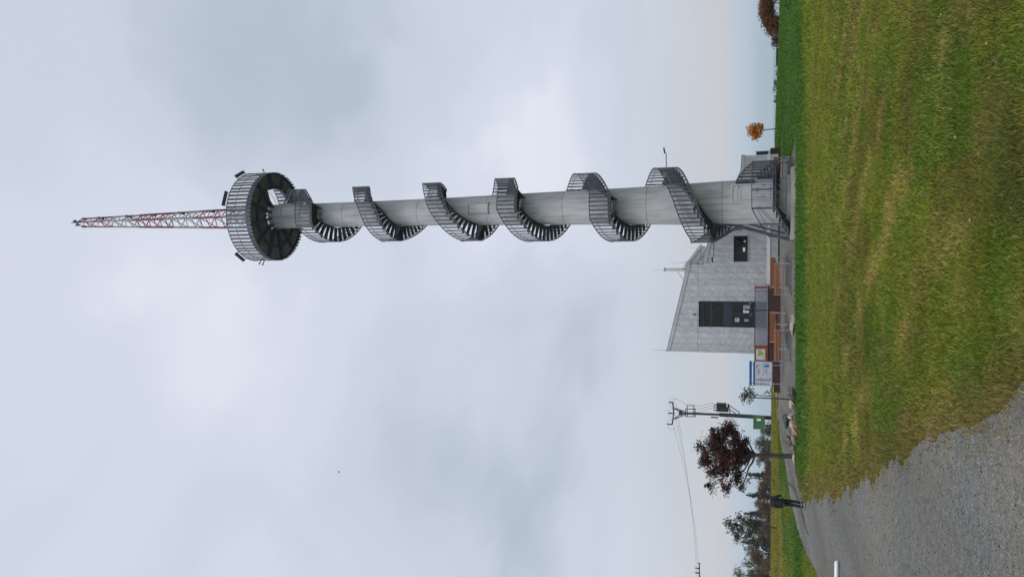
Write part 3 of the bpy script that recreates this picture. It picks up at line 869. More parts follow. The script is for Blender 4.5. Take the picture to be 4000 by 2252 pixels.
# roof edges: two lipped metal trims that run down the slope
mb = MB()
for (xa, za, xb, zb) in ((XL - .04, 8.56, XS + .02, 7.06), (XS + .04, 5.97, XM, 5.62), (XM, 5.62, 8.5, 3.34), (8.5, 3.34, XR + .06, 3.27)):
    mb.prism([(xa, za - .16), (xb, zb - .16), (xb, zb + .05), (xa, za + .05)], -.07, .05)
    mb.prism([(xa, za + .052), (xb, zb + .052), (xb, zb + .10), (xa, za + .10)], -.10, 8.05)
mb.build('roof', M['zinc_plain'], bld)
mb = MB(); mb.box(.40, XR + .03, -.06, -.003, 1.42, 1.60); mb.box(.40, XR + .03, -.075, -.062, 1.40, 1.42); mb.build('cable_trim', mat('pale_trim', (.62, .62, .6), .5, .2, .08), bld)
mb = MB(); mb.box(XL - .02, XL + .03, -.03, -.003, ZB, 8.4); mb.build('corner_trim', M['zinc_plain'], bld)
# set-back upper volume behind the step
mb = MB(); mb.prism([(XS - .6, 5.5), (3.15, 5.3), (3.28, 6.25), (1.9, 7.35), (XS - .6, 7.6)], 2.2, 7.5)
up = mb.build('upper_storey', M['zinc'], bld)
mb = MB(); mb.bar((1.75, 2.1, 6.75), (3.2, 2.1, 5.95), .09, .05); mb.bar((1.7, 2.1, 7.52), (3.34, 2.1, 6.30), .08, .2); mb.build('roof', M['zinc_plain'], up)
mb = MB(); mb.box(2.1, 2.5, 2.12, 2.19, 5.75, 6.15); mb.build('window', M['pane'], up)
# two small dishes and a camera on the gable step
mb = MB()
for (x, z) in ((1.95, 7.05), (2.05, 6.55), (1.98, 6.2)):
    mb.tube([(x, -.05, z), (x, -.16, z), (x, -.22, z)], [.03, .1, .13], 10); mb.bar((x, -.05, z), (x - .15, .1, z), .04)
mb.tube([(1.5, 2, 6.9), (2.05, -.02, 6.9), (2.1, -.02, 6.1)], .03, 6)
mb.build('antenna_dish', M['galv'], bld)
mb = MB(); mb.obox((-1.85, -.08, 6.62), (.12, 0, 0), (0, .14, 0), (0, 0, .1)); mb.bar((-1.85, -.1, 6.72), (-1.85, -.0, 6.8), .03); mb.build('wall_camera', M['black'], bld)
for x, z in ((XL + .05, 8.6), (1.95, 7.2)):
    mb = MB(); mb.tube([(x, 0, z), (x, 0, z + 1.15)], [.018, .008], 6); mb.bar((x, .05, z), (x, 0, z + .1), .06); mb.build('lightning_rod', M['galv'], bld)
mb = MB(); mb.tube([(3.15, 2.3, 6.3), (3.15, 2.3, 7.2)], [.018, .008], 6); mb.build('lightning_rod', M['galv'], bld)
# steel flue
c0 = at(2682, 1053, BY + 2); c1 = at(2592, 1053, BY + 2)
cx, cy = c0.x, 2.0
mb = MB()
mb.lathe([(.20, 6.9), (.20, 7.35), (.13, 7.36), (.135, 7.4), (.135, c1.z - .35), (.12, c1.z - .34), (.12, c1.z - .2)], 20, cx, cy)
mb.lathe([(.07, c1.z - .2), (.19, c1.z - .06), (.19, c1.z - .03), (.02, c1.z)], 20, cx, cy)
for z in np.linspace(7.5, c1.z - .5, 3): mb.lathe([(.136, z), (.15, z + .01), (.15, z + .05), (.136, z + .06)], 20, cx, cy)
ch = mb.build('chimney', mat('stainless_flue', (.66, .65, .60), .3, .7, .1, 4), bld, True)
mb = MB(); mb.bar((cx, cy, 8.2), (cx - 1.0, cy + .4, 7.45), .03); mb.bar((cx, cy, 8.2), (cx - .9, cy - .5, 7.4), .03)
mb.tube([(cx, cy, c1.z), (cx, cy, c1.z + .75)], .012, 6); mb.obox((cx + .05, cy - .25, 7.55), (.25, 0, 0), (0, .2, 0), (0, 0, .18))
mb.build('flue_stay', M['galv'], ch)
# grey annexe glimpsed at the right end
mb = MB(); mb.box(XR, XR + .12, 2.0, 2.3, 1.42, 2.42); mb.box(XR, XR + .62, 2.0, 2.1, 1.42, 1.54); mb.box(XR, XR + .62, 2.0, 2.1, 2.36, 2.42); mb.box(XR + .57, XR + .62, 2.0, 2.1, 1.54, 2.36)
an = mb.build('annexe_frame', M['zinc_plain'], bld)
mb = MB(); mb.box(XR + .02, XR + .58, 2.06, 6.0, 1.50, 2.38); mb.build('annexe_pane', M['anthracite'], an)
mb = MB(); mb.box(XR, XR + .8, 2.05, 6, .3, 1.40); mb.build('annexe_base', M['corten'], an)

# entrance: frame, transom panes, solid panel, two leaves
mb = MB()
d0 = .16
mb.box(DX0 + .01, DX1 - .01, d0, .28, DZ1 - .26, DZ1 - .01)
mb.box(DX0 + .01, DX0 + .07, d0, .28, DZ0, DZ1 - .26); mb.box(DX1 - .07, DX1 - .01, d0, .28, DZ0, DZ1 - .26)
mb.box(DX0 + .07, DX1 - .07, d0, .28, 5.35, 5.50)
mb.box(DX0 + .07, DX1 - .07, d0 + .02, .27, 5.97, 6.06)
ent = mb.build('entrance', M['anthracite'], bld)
mb = MB(); mb.box(DX0 + .072, DX1 - .072, d0 + .02, .26, 4.02, 4.62); mb.build('solid_panel', M['anthracite_light'], ent)
for z0, z1 in ((5.502, 5.968), (4.625, 5.348)):
    mb = MB(); mb.box(DX0 + .072, DX1 - .072, d0 + .06, .25, z0, z1); mb.build('pane', M['pane'], ent)
xm = (DX0 + DX1) / 2 - .02
for x0, x1 in ((DX0 + .075, xm), (xm + .004, DX1 - .075)):
    mb = MB(); f = .11
    mb.box(x0, x0 + f, d0 + .015, .24, DZ0 + .02, 4.01); mb.box(x1 - f, x1, d0 + .015, .24, DZ0 + .02, 4.01)
    for z0, z1 in ((DZ0 + .02, DZ0 + .16), (2.44, 2.53), (3.93, 4.01)): mb.box(x0 + f, x1 - f, d0 + .017, .24, z0, z1)
    lf = mb.build('door_leaf', M['anthracite'], ent)
    mb = MB(); mb.box(x0 + f, x1 - f, d0 + .05, .2, DZ0 + .16, 2.438); mb.box(x0 + f, x1 - f, d0 + .05, .2, 2.532, 3.928); mb.build('pane', M['pane'], lf)
    mb = MB()
    if x0 < xm - .1: mb.bar((x1 - .05, d0 - .04, 2.62), (x1 - .05, d0 - .04, 2.78), .03); mb.obox((x0 + .12, d0 - .01, 1.78), (.16, 0, 0), (0, .04, 0), (0, 0, .05))
    else: mb.bar((x0 + .02, d0 - .04, 2.62), (x0 + .15, d0 - .04, 2.62), .03); mb.obox((x1 - .06, d0 - .01, 2.74), (.05, 0, 0), (0, .04, 0), (0, 0, .16))
    mb.build('handle', M['galv'], lf)
# notices on the glass
def notice(x0, x1, z0, z1, m, name='notice', bars=0, y=d0 + .03):
    mb = MB(); mb.box(x0, x1, y, y + .012, z0, z1); o = mb.build(name, m, ent)
    if bars:
        k = MB()
        for i in range(bars):
            z = z1 - (z1 - z0) * (i + 1) / (bars + 1); k.box(x0 + .04, x1 - .04 - .05 * (i % 2), y - .004, y - .001, z - .012, z + .012)
        k.build('notice_print', M['print'], o)
    return o
def ex(py): return at(2900, py, BY + .17).x
def ez(px): return at(px, 1230, BY + .17).z
sg = notice(ex(1257), ex(1241), ez(2888), ez(2871), M['white_sign'], 'information_sign')
mb = MB(); x0, x1, z0, z1 = ex(1257) + .02, ex(1241) - .02, ez(2888) + .02, ez(2871) - .02
mb.box(x0, x1, d0 + .022, d0 + .029, z0, z1); mb.build('sign_face', M['teal'], sg)
xc = (x0 + x1) / 2; mb = MB()
mb.box(xc - .035, xc + .035, d0 + .014, d0 + .021, z0 + .07, z1 - .1); mb.box(xc - .075, xc + .075, d0 + .014, d0 + .021, z0 + .02, z0 + .068)
mb.box(xc - .07, xc - .036, d0 + .014, d0 + .021, z1 - .14, z1 - .1); mb.box(xc - .035, xc + .035, d0 + .014, d0 + .021, z1 - .07, z1 - .015)
mb.build('information_letter', M['white_sign'], sg)
notice(ex(1206), ex(1191), ez(2930), ez(2903), M['print'], 'notice', 4)
notice(ex(1221), ex(1213), ez(2926), ez(2903), M['white_sign'], 'notice', 3)
notice(ex(1213) + .01, ex(1209), ez(2909), ez(2903), M['white_sign'])
notice(ex(1255), ex(1245), ez(2924), ez(2908), M['print'], 'notice', 2)
# window right of the door
mb = MB()
mb.box(WX0 + .005, WX1 - .005, d0, .27, WZ1 - .22, WZ1 - .005); mb.box(WX0 + .005, WX0 + .08, d0, .27, WZ0 + .005, WZ1 - .22); mb.box(WX1 - .08, WX1 - .005, d0, .27, WZ0 + .005, WZ1 - .22)
mb.box(WX0 + .08, WX1 - .08, d0, .27, WZ0 + .005, WZ0 + .08)
wn_ = mb.build('window', M['anthracite'], bld)
mb = MB(); mb.box(WX0 + .081, WX1 - .081, d0 + .06, .25, WZ0 + .081, WZ1 - .221); mb.build('pane', M['pane'], wn_)
mb = MB(); mb.box(WX0 - .03, WX1 + .03, -.07, .15, WZ0 - .05, WZ0 - .003); mb.build('sill', M['zinc_plain'], wn_)
mb = MB(); mb.box(2.72, 3.0, d0 + .04, d0 + .05, 3.1, 3.25); mb.build('notice', M['white_sign'], wn_)
mb = MB(); mb.lathe([(.085, 0), (.085, .01), (.01, .01)], 16); o = mb.build('round_sticker', M['print'], wn_); o.location = (3.45, d0 + .05, 3.12); o.rotation_euler = (PI / 2, 0, 0)

# ================================================================== TERRACE
QY = 56.2
ter = thing('terrace', 'rust brown steel terrace with dark railed glass balustrade in front of the entrance', 'terrace', (0, QY, 0))
def tx(py, px=2970): return at(px, py, QY).x
zt, zr = 1.50, 2.42
mb = MB(); mb.box(tx(1490), tx(1116), 0, 1.22, .55, zt); mb.box(tx(1530), tx(1490) - .003, .05, 1.2, .55, 1.12); mb.build('retaining_wall', M['corten'], ter)
mb = MB()
for py in (1160, 1210, 1286, 1350, 1420): mb.box(tx(py) - .012, tx(py) + .012, -.012, -.001, .6, zt - .01)
mb.build('panel_joint', M['void'], ter)
mb = MB(); mb.box(tx(1490), tx(1116), -.02, .05, zr - .055, zr); mb.box(tx(1490), tx(1116), -.02, .05, zt + .002, zt + .05)
br = mb.build('balustrade', M['corten'], ter)
for py in (1118, 1134, 1210, 1286, 1349, 1420, 1489):
    mb = MB(); mb.box(tx(py) - .02, tx(py) + .02, -.01, .04, zt + .051, zr - .056); mb.build('post', M['corten'], br)
for a, b in ((1132, 1211), (1211.5, 1284.5), (1287.5, 1348)):
    mb = MB(); mb.box(tx(b) + .03, tx(a) - .03, .01, .022, zt + .06, zr - .065); mb.build('glass_panel', M['glass'], br)
mb = MB(); mb.box(tx(1127), tx(1117), -.03, -.021, zt + .08, zr - .03); mb.build('end_plate', mat('rust_pink_plate', (.20, .09, .10), .6, .2, .2), br)

mp_ = thing('map_board', 'small map poster with a green shape in a rust frame at the terrace railing', 'sign', (0, QY - .06, 0))
mb = MB(); x0, x1, z0, z1 = tx(1410), tx(1349), zt + .03, zr - .02
mb.box(x0, x1, 0, .03, z0, z1); mb.build('frame', M['corten_bright'], mp_)
px0, px1, pz0, pz1 = tx(1404), tx(1362), zt + .20, zr - .12
mb = MB(); mb.box(px0, px1, -.012, -.001, pz0, pz1); mb.build('poster', M['paper'], mp_)
cx_, cz_ = px0 + (px1 - px0) * .60, (pz0 + pz1) / 2 + .03
mb = MB(); pl = []
for k in range(22):
    a = 2 * PI * k / 22; r = (.20 + .05 * math.sin(3 * a + 1) + rnd.uniform(-.035, .035))
    pl.append((cx_ + r * 1.05 * math.cos(a), cz_ + r * .95 * math.sin(a)))
mb.prism(pl, -.017, -.013); mb.build('map_shape', M['map_green'], mp_)
mb = MB()
for k in range(4): mb.box(px0 + .06 + .05 * k, px0 + .09 + .05 * k, -.017, -.013, pz0 + .05 + .03 * (k % 2), pz0 + .1 + .05 * (k % 3))
mb.build('map_legend', mat('pale_blue_print', (.12, .22, .5), .5, 0, .2, 10), mp_)

# ================================================================== INFORMATION BOARD
IY = 53.2
info = thing('information_board', 'large white information board with blue header strips on two grey posts', 'sign', (0, IY, 0))
def ix(py): return at(2970, py, IY).x
def iz(px): return at(px, 1455, IY).z
x0, x1 = ix(1505), ix(1411)
for py in (1424, 1496):
    mb = MB(); x = ix(py); mb.tube([(x, .06, tz(x, IY) - .15), (x, .06, iz(2926))], .03, 10); mb.build('post', M['galv'], info)
mb = MB(); mb.box(x0, x1, 0, .05, iz(3017), iz(2942)); fr = mb.build('frame', M['galv'], info)
mb = MB(); mb.box(x0 + .03, x1 - .03, -.008, -.001, iz(3014), iz(2950)); pan = mb.build('panel', M['paper'], info)
mb = MB(); mb.box(x0 + .0, x1 - .0, -.012, -.001, iz(2949.5), iz(2942)); mb.build('header_strip', M['blue'], info)
mb = MB(); mb.box(x0 - .02, x1 + .02, 0, .05, iz(2937), iz(2927)); mb.build('header_board', M['blue'], info)
W = x1 - x0; zt_, zb_ = iz(2950), iz(3014)
mb = MB()
for cidx in range(5):
    xa = x0 + .06 + cidx * (W - .1) / 5
    for k in range(22):
        if rnd.random() < .25: continue
        z = zt_ - .05 - k * (zt_ - zb_ - .25) / 22
        mb.box(xa, xa + (W / 5 - .06) * rnd.uniform(.6, 1), -.012, -.009, z - .006, z + .006)
mb.box(x0 + .04, x1 - .04, -.012, -.009, zb_ + .155, zb_ + .165)
mb.build('text_columns', M['print'], pan)
mb = MB()
for k in range(9): z = zt_ - .1 - k * .1; mb.box(x0 + .33, x0 + .42, -.016, -.0125, z - .035, z + .02)
for k in range(7): z = zt_ - .1 - k * .12; mb.box(x0 + .08, x0 + .14, -.016, -.0125, z - .03, z + .03)
mb.box(x0 + W * .55, x0 + W * .6, -.016, -.0125, zt_ - .25, zt_ - .17); mb.box(x0 + W * .76, x0 + W * .81, -.016, -.0125, zt_ - .14, zt_ - .05)
mb.box(x0 + W * .55, x0 + W * .6, -.016, -.0125, zb_ + .32, zb_ + .4)
mb.box(x0 + W * .5, x0 + W * .54, -.016, -.0125, zb_ + .05, zb_ + .09); mb.box(x0 + W * .25, x0 + W * .34, -.016, -.0125, zb_ + .05, zb_ + .09)
mb.build('printed_pictures', M['print_dark'], pan)
mb = MB(); xa = x0 + W * .74; mb.box(xa, xa + W * .2, -.016, -.0125, zb_ + .26, zb_ + .50)
pt = mb.build('tower_picture', mat('picture_sky_blue', (.16, .36, .5), .5, 0, .3, 3), pan)
mb = MB(); mb.box(xa + .12, xa + .16, -.020, -.017, zb_ + .24, zb_ + .44); mb.prism([(xa + .03, zb_ + .19), (xa + .25, zb_ + .19), (xa + .14, zb_ + .30)], -.020, -.017); mb.build('picture_tower', M['print_dark'], pt)

# ================================================================== PICNIC BENCHES AND TABLES
def copy_tree(o, parent=None):
    c = o.copy(); COL.objects.link(c)
    if parent: c.parent = parent
    for ch in list(o.children): copy_tree(ch, c)
    return c
def make_bench(L=1.95):
    t_ = thing('picnic_bench', 'x', 'bench')
    mb = MB()
    for k in range(3): mb.box(-L / 2, L / 2, -.20 + k * .14, -.08 + k * .14, .42, .455)
    mb.build('seat', M['wood'], t_)
    mb = MB()
    for k in range(2):
        y = .245 + .03 * k; z = .66 + k * .165
        mb.obox((0, y, z + .07), (L, 0, 0), (0, .035, .007), (0, -.02, .15))
    mb.build('backrest', M['wood'], t_)
    for s in (-1, 1):
        mb = MB(); x = s * (L / 2 - .02)
        w = .07
        mb.bar((x, -.2, 0), (x, -.2, .41), w, .06); mb.bar((x, .19, 0), (x, .24, .64), w, .06); mb.bar((x, .24, .64), (x, .33, .98), w, .05)
        mb.bar((x, -.24, .395), (x, .24, .395), w, .05); mb.bar((x, -.26, .02), (x, .26, .02), w, .04)
        mb.bar((x, -.2, .41), (x, -.2, .66), .04, .04); mb.bar((x, -.22, .66), (x, .24, .68), .05, .035)
        mb.build('side_frame', M['galv'], t_)
    return t_
def make_table(L=1.9):
    t_ = thing('picnic_table', 'x', 'table')
    mb = MB()
    for k in range(5): mb.box(-L / 2, L / 2, -.37 + k * .15, -.235 + k * .15, .735, .775)
    mb.build('tabletop', M['wood'], t_)
    for s in (-1, 1):
        mb = MB(); x = s * (L / 2 - .18)
        mb.bar((x, -.3, 0), (x, -.24, .70), .07, .06); mb.bar((x, .3, 0), (x, .24, .70), .07, .06); mb.bar((x, -.34, .715), (x, .34, .715), .07, .035); mb.bar((x, -.34, .02), (x, .34, .02), .07, .04)
        mb.build('trestle', M['galv'], t_)
    return t_
bp, tp = make_bench(), make_table()
usedb = [False, False]
def put(kind, x, y, rz, label, m=None):
    i = 0 if kind == 'b' else 1
    src = (bp, tp)[i]
    o = src if not usedb[i] else copy_tree(src)
    usedb[i] = True
    o.location = (x, y, tz(x, y) + .03); o.rotation_euler = (0, 0, rz)
    o['label'] = label; o['group'] = 'picnic benches on the forecourt' if i == 0 else 'picnic tables on the forecourt'
    return o
xr = at(3060, 1091, 50.6).x; xr2 = at(3060, 1062, 52.6).x
put('b', xr, 50.4, PI + R(2), 'wooden bench seen from behind, nearer of the two between the tower and the entrance')
put('t', (xr + xr2) / 2, 51.5, R(2), 'wooden picnic table between the two benches beside the foot of the tower')
put('b', xr2, 52.6, R(2), 'wooden bench facing the lawn, farther of the two between the tower and the entrance')
xl = at(3060, 1347, 50.6).x; xl2 = at(3060, 1279, 52.6).x
put('b', xl, 50.4, PI - R(2), 'wooden bench seen from behind, below the map poster and nearest the flat striped rock')
put('t', (xl + xl2) / 2, 51.5, -R(2), 'wooden picnic table standing between benches below the map poster')
put('b', xl2, 52.6, -R(2), 'wooden bench facing the lawn, under the balustrade left of the entrance door')
xq = at(3060, 676, 51).x
put('b', xq, 51.0, PI, 'wooden bench half hidden behind the tower foot, nearer one of the pair there')
put('t', xq + .1, 52.0, 0, 'wooden picnic table half hidden behind the foot of the tower')

# ================================================================== ROCKS
def rock(px0, px1, py0, py1, m, label, depth=.5, Y=None, seed=0, elong=1, rough=.34, sub=4):
    base = hit(px1 - 1, (py0 + py1) / 2) if Y is None else None
    y = Y if Y else min(base.y + .25, 60)
    a, b = at(px1, py1, y), at(px0, py0, y)
    w = (b.x - a.x) / 2; h = max(.05, (b.z - a.z) / 2)
    bm = bmesh.new(); bmesh.ops.create_icosphere(bm, subdivisions=sub, radius=1)
    rr = random.Random(seed)
    planes = []
    for _ in range(14):
        v = Vector((rr.gauss(0, 1), rr.gauss(0, 1), rr.gauss(0, 1))).normalized(); planes.append((v, rr.uniform(.52, .92)))
    for v in bm.verts:
        n = v.co.normalized(); d = 1.0
        for p, k in planes:
            q = n.dot(p)
            if q > .05: d = min(d, k / q)
        d *= 1 + rough * .4 * (math.sin(n.x * 7 + seed) * math.sin(n.y * 6 + 2 * seed) * math.sin(n.z * 8 + seed))
        v.co = Vector((n.x * d * w * 1.12, n.y * d * depth, n.z * d * h * 1.15))
    me = bpy.data.meshes.new('rock'); bm.to_mesh(me); bm.free(); me.materials.append(m)
    o = bpy.data.objects.new('rock', me); COL.objects.link(o); o.location = ((a.x + b.x) / 2, y, (a.z + b.z) / 2)
    return tag(o, label, 'rock', 'boulders along the forecourt edge')
rock(3076, 3110, 1508, 1560, ROCK['grey'], 'grey boulder at the forecourt edge just below the lamp post', .5, 46.6, 1)
rock(3083, 3110, 1555, 1598, ROCK['pink'], 'smooth pale pink boulder lying beside the grey one by the lamp post', .4, 46.4, 2)
rock(3094, 3112, 1595, 1613, ROCK['mauve'], 'smallest pinkish stone squeezed between the pale pink boulder and the tan heap', .25, 45.6, 3, sub=2)
rock(3055, 3088, 1613, 1676, ROCK['dark'], 'dark grey boulder standing behind the heap of tan rocks', .5, 49.0, 4)
rock(3086, 3125, 1633, 1664, ROCK['tan'], 'rounded tan boulder at the front middle of the heap', .35, 42.0, 5)
rock(3088, 3129, 1656, 1704, ROCK['tan'], 'biggest rust tan boulder at the left front of the heap', .42, 41.4, 6)
rock(3076, 3098, 1618, 1636, ROCK['pale'], 'pale blocky stone topping the tan heap on its right', .3, 42.8, 7, sub=2)
rock(3079, 3113, 1612, 1626, ROCK['pale'], 'narrow pale slab leaning at the right end of the tan heap', .25, 43.0, 8, sub=2)
rock(3078, 3104, 1640, 1672, ROCK['pale'], 'pale flat slab lying across the top of the tan heap', .3, 42.6, 9)
rock(3090, 3112, 1694, 1722, ROCK['tan'], 'low brown stone left of the biggest tan boulder', .3, 44.6, 10, sub=2)
rock(3066, 3098, 1699, 1742, ROCK['mauve'], 'mauve grey boulder between the tan heap and the beech trunk', .4, 48.6, 11)
rock(3086, 3110, 1734, 1762, ROCK['mauve'], 'reddish grey stone next to the beech trunk', .3, 46.6, 12, sub=2)
rock(3096, 3108, 1758, 1822, ROCK['pink'], 'long low reddish slab in front of the beech trunk', .3, 46.9, 13)
rock(3085, 3110, 1227, 1308, ROCK['striped'], 'pale cracked flat rock at the lawn edge in front of the left benches', .4, 47.3, 14)
mb = MB(); a, b = at(3094, 1679, 45.0), at(3098, 1732, 45.0)
mb.bar(a, b, .12, .08); tag(mb.build('timber_plank', M['timber'], None), 'pale timber plank lying behind the tan boulders', 'plank')
# timber edging of the forecourt
mb = MB(); pts = [at(3021, 1505, 58.5), at(3027, 1532, 58), at(3030, 1545, 57.6)]
mb.bar(at(3023, 1509, 57.6), at(3023, 1531, 57.6), .1, .13); mb.bar(at(3031, 1529, 57.4), at(3033, 1549, 57.4), .1, .13)
ed = [hit(px, py) for px, py in ((3034, 1550), (3042, 1620), (3051, 1690), (3062, 1760))]
for p, q in zip(ed, ed[1:]): mb.bar(p + Vector((0, 0, .03)), q + Vector((0, 0, .03)), .12, .08)
tag(mb.build('timber_edging', M['timber'], None), 'low pale timber edging along the far side of the forecourt', 'edging')

# ================================================================== LAMP POST
lp = hit(3083, 1558); lp = at(3083, 1558, 50.6)
lt = at(2908, 1553, 50.6)
lamp = thing('lamp_post', 'slim grey lamp post with a flat crosswise head behind the grey boulder', 'lamp post', (lp.x, lp.y, lp.z))
H_ = lt.z - lp.z
mb = MB(); mb.tube([(0, 0, -.2), (0, 0, .8), (0, 0, H_)], [.055, .05, .03], 10); mb.build('pole', M['steel'], lamp, True)
mb = MB(); mb.lathe([(.02, -.06), (.33, -.01), (.34, .02), (.02, .05)], 20); o = mb.build('lamp_head', M['steel'], lamp, True); o.location = (0, 0, H_)

# ================================================================== TRANSFORMER POLE
PY_ = 88.0
pb = at(3014, 1631, PY_); base_z = tz(pb.x, PY_) - .3
tp_ = thing('transformer_pole', 'dark green transformer pole with three insulators and a green cabinet near its foot', 'utility pole', (pb.x, PY_, base_z))
def P(px, py, dy=0): return at(px, py, PY_ + dy) - Vector((pb.x, PY_, base_z))
mb = MB(); top = P(2655, 1612); mb.bar((0, 0, 0), P(2810, 1618), .42, .36); mb.bar(P(2810, 1618), top, .26, .22); mb.build('pole', M['pole_green'], tp_)
mb = MB()
A1, A2 = P(2628, 1569), P(2626, 1656)
mb.bar(A1, P(2632, 1612), .14, .14); mb.bar(P(2632, 1612), A2, .14, .14)
mb.bar(P(2634, 1594), P(2660, 1607), .09, .09); mb.bar(P(2634, 1634), P(2660, 1616), .09, .09); mb.obox(P(2659, 1612), (.5, 0, 0), (0, .2, 0), (0, 0, .4))
mb.bar(P(2634, 1636), P(2680, 1617), .09, .09); mb.bar(P(2634, 1593), P(2680, 1607), .09, .09)
mb.build('crossarm', M['pole_green'], tp_)
for py, px in ((1571, 2627), (1613, 2624), (1656, 2620)):
    mb = MB(); p = P(px, py)
    for k in range(4): mb.lathe([(.05, p.z + .11 * k - .1), (.10, p.z + .11 * k - .06), (.05, p.z + .11 * k - .0)], 12, p.x, p.y)
    mb.tube([p + Vector((0, 0, -.15)), p + Vector((0, 0, .4))], .05, 8)
    mb.build('insulator', M['black'], tp_)
mb = MB()
for px in (2684, 2710): 
    mb.bar(P(px, 1581), P(px + 1, 1625), .09, .09); mb.bar(P(px - 6 if px < 2700 else px + 6, 1594), P(px - 6 if px < 2700 else px + 6, 1627), .07, .07)
mb.bar(P(2684, 1582), P(2710, 1582), .07, .07); mb.bar(P(2678, 1596), P(2718, 1597), .08, .08); mb.bar(P(2678, 1625), P(2716, 1626), .07, .07)
mb.build('fuse_rack', M['pole_green'], tp_)
mb = MB(); x0, x1, z0, z1 = P(2830, 1606).x, P(2830, 1574).x, P(2842, 1590).z, P(2803, 1590).z
mb.box(x0 + .45, x1, -.55, .35, z0 + .12, z1); mb.box(x0 + .0, x0 + .45, -.35, .35, z0, z1 - .05)
for k in range(6): mb.box(x0 + .5 + k * .09, x0 + .54 + k * .09, -.66, -.55, z0 + .2, z1 - .15)
mb.box(x0 - .02, x1 + .04, -.6, .4, z1 + .002, z1 + .08); mb.box(x0, x1 - .05, -.3, .3, z0 - .1, z0 - .002)
tr = mb.build('transformer', M['pole_green'], tp_)
for k, py in enumerate((1581, 1591, 1601)):
    mb = MB(); p = P(2801, py); mb.tube([p + Vector((0, 0, -.1)), p + Vector((0, 0, .4))], [.07, .045], 8); mb.build('bushing', M['black'], tr)
mb = MB(); mb.bar(P(2846, 1580), P(2889, 1610), .10, .08); mb.bar(P(2850, 1597), P(2876, 1616), .08, .08); mb.bar(P(2846, 1578), P(2852, 1612), .14, .1); mb.bar(P(2887, 1608), P(2887, 1618), .14, .1)
mb.bar(P(2777, 1628), P(2806, 1630), .3, .1)
mb.build('support_bracket', M['pole_green'], tp_)
mb = MB()
for k in range(3):
    a = P(2703, 1583 + k * 12); b = P(2797, 1581 + k * 10); m1 = P(2735, 1584 + k * 12); m2 = P(2765, 1576 + k * 10.5); m3 = P(2785, 1573.5 + k * 10)
    pts = []
    c_ = [a, m1, m2, m3, b]
    for i in range(len(c_) - 1):
        for s_ in range(6):
            t_ = s_ / 6; p0, p1, p2, p3 = c_[max(0, i - 1)], c_[i], c_[i + 1], c_[min(len(c_) - 1, i + 2)]
            pts.append(.5 * ((2 * p1) + (p2 - p0) * t_ + (2 * p0 - 5 * p1 + 4 * p2 - p3) * t_ ** 2 + (3 * p1 - p0 - 3 * p2 + p3) * t_ ** 3))
    pts.append(b); mb.tube(pts, .022, 5)
mb.build('transformer_cable', M['cable_pink'], tp_)
mb = MB()
for py, px in ((1571, 2627), (1613, 2624), (1656, 2620)):
    c = P(px, py); 
    mb.tube([c + Vector((.55 * math.cos(a), -.1, .5 * math.sin(a) - .1)) for a in np.linspace(-.9, PI + .9, 20)], .012, 4)
mb.tube([P(2622, 1566), P(2640, 1557), P(2660, 1564), P(2684, 1582)], .014, 4)
mb.build('jumper_wire', M['wire'], tp_)
mb = MB(); x0, x1, z0, z1 = P(2966, 1672).x, P(2966, 1621).x, P(2988, 1650).z, P(2945, 1650).z
mb.box(x0, x1, -.55, -.25, z0, z1); mb.box(x0 - .04, x1 + .04, -.6, -.2, z1 + .002, z1 + .06)
cb = mb.build('cabinet', M['cabinet_green'], tp_)
mb = MB(); xm_ = (x0 + x1) / 2; mb.box(xm_ - .01, xm_ + .01, -.556, -.551, z0 + .04, z1 - .04); mb.box(xm_ - .1, xm_ - .07, -.575, -.551, (z0 + z1) / 2, (z0 + z1) / 2 + .2); mb.build('cabinet_door', M['pole_green'], cb)
mb = MB(); mb.box(x1 - .52, x1 - .28, -.565, -.551, z1 - .72, z1 - .3); mb.build('warning_plate', M['white_sign'], cb)
mb = MB(); mb.bar((x0 + .1, -.4, z0), (-.1, -.3, z0 - .55), .05); mb.bar((x0 + .75, -.4, z0), (x0 + .75, -.4, .1), .05); mb.build('cabinet_bracket', M['pole_green'], cb)

# second pole: only the end of its crossarm reaches into view
SY = 150.0
sp_ = thing('line_pole', 'far pole of the overhead line, its crossarm end with two insulators at the left edge', 'utility pole', (at(2740, 2290, SY).x, SY, 0))
def P2(px, py): return at(px, py, SY) - Vector(sp_.location)
mb = MB(); pz = P2(2720, 2290); mb.tube([(0, 0, -4), (0, 0, pz.z)], [.22, .15], 10); mb.build('pole', M['bark'], sp_, True)
mb = MB(); mb.bar(P2(2732, 2198), P2(2733, 2380), .2, .2); mb.bar(P2(2733, 2245), P2(2745, 2288), .12, .12); mb.bar(P2(2725, 2197), P2(2737, 2197), .1, .1); mb.build('crossarm', M['pole_green'], sp_)
for py in (2218, 2236, 2310):
    mb = MB(); p = P2(2731, py)
    for k in range(3): mb.lathe([(.08, p.z + .25 * k), (.2, p.z + .25 * k + .1), (.08, p.z + .25 * k + .22)], 10, p.x, p.y)
    mb.build('insulator', M['black'], sp_)
for (a, b, d) in (((2630, 1657), (2728, 2200), 'leftmost and highest'), ((2636, 1614), (2724, 2236), 'middle'), ((2640, 1575), (2722, 2310), 'lowest, right hand')):
    p, q = at(*a, PY_), at(*b, SY)
    mb = MB(); pts = []
    for t_ in np.linspace(0, 1, 25):
        v = p.lerp(q, t_); v.z -= 1.1 * 4 * t_ * (1 - t_) * .5; pts.append(v)
    mb.tube(pts, .013, 4)
    tag(mb.build('power_line', M['wire'], None), 'thin overhead wire from the transformer pole, ' + d + ' of the three', 'wire', 'overhead wires')

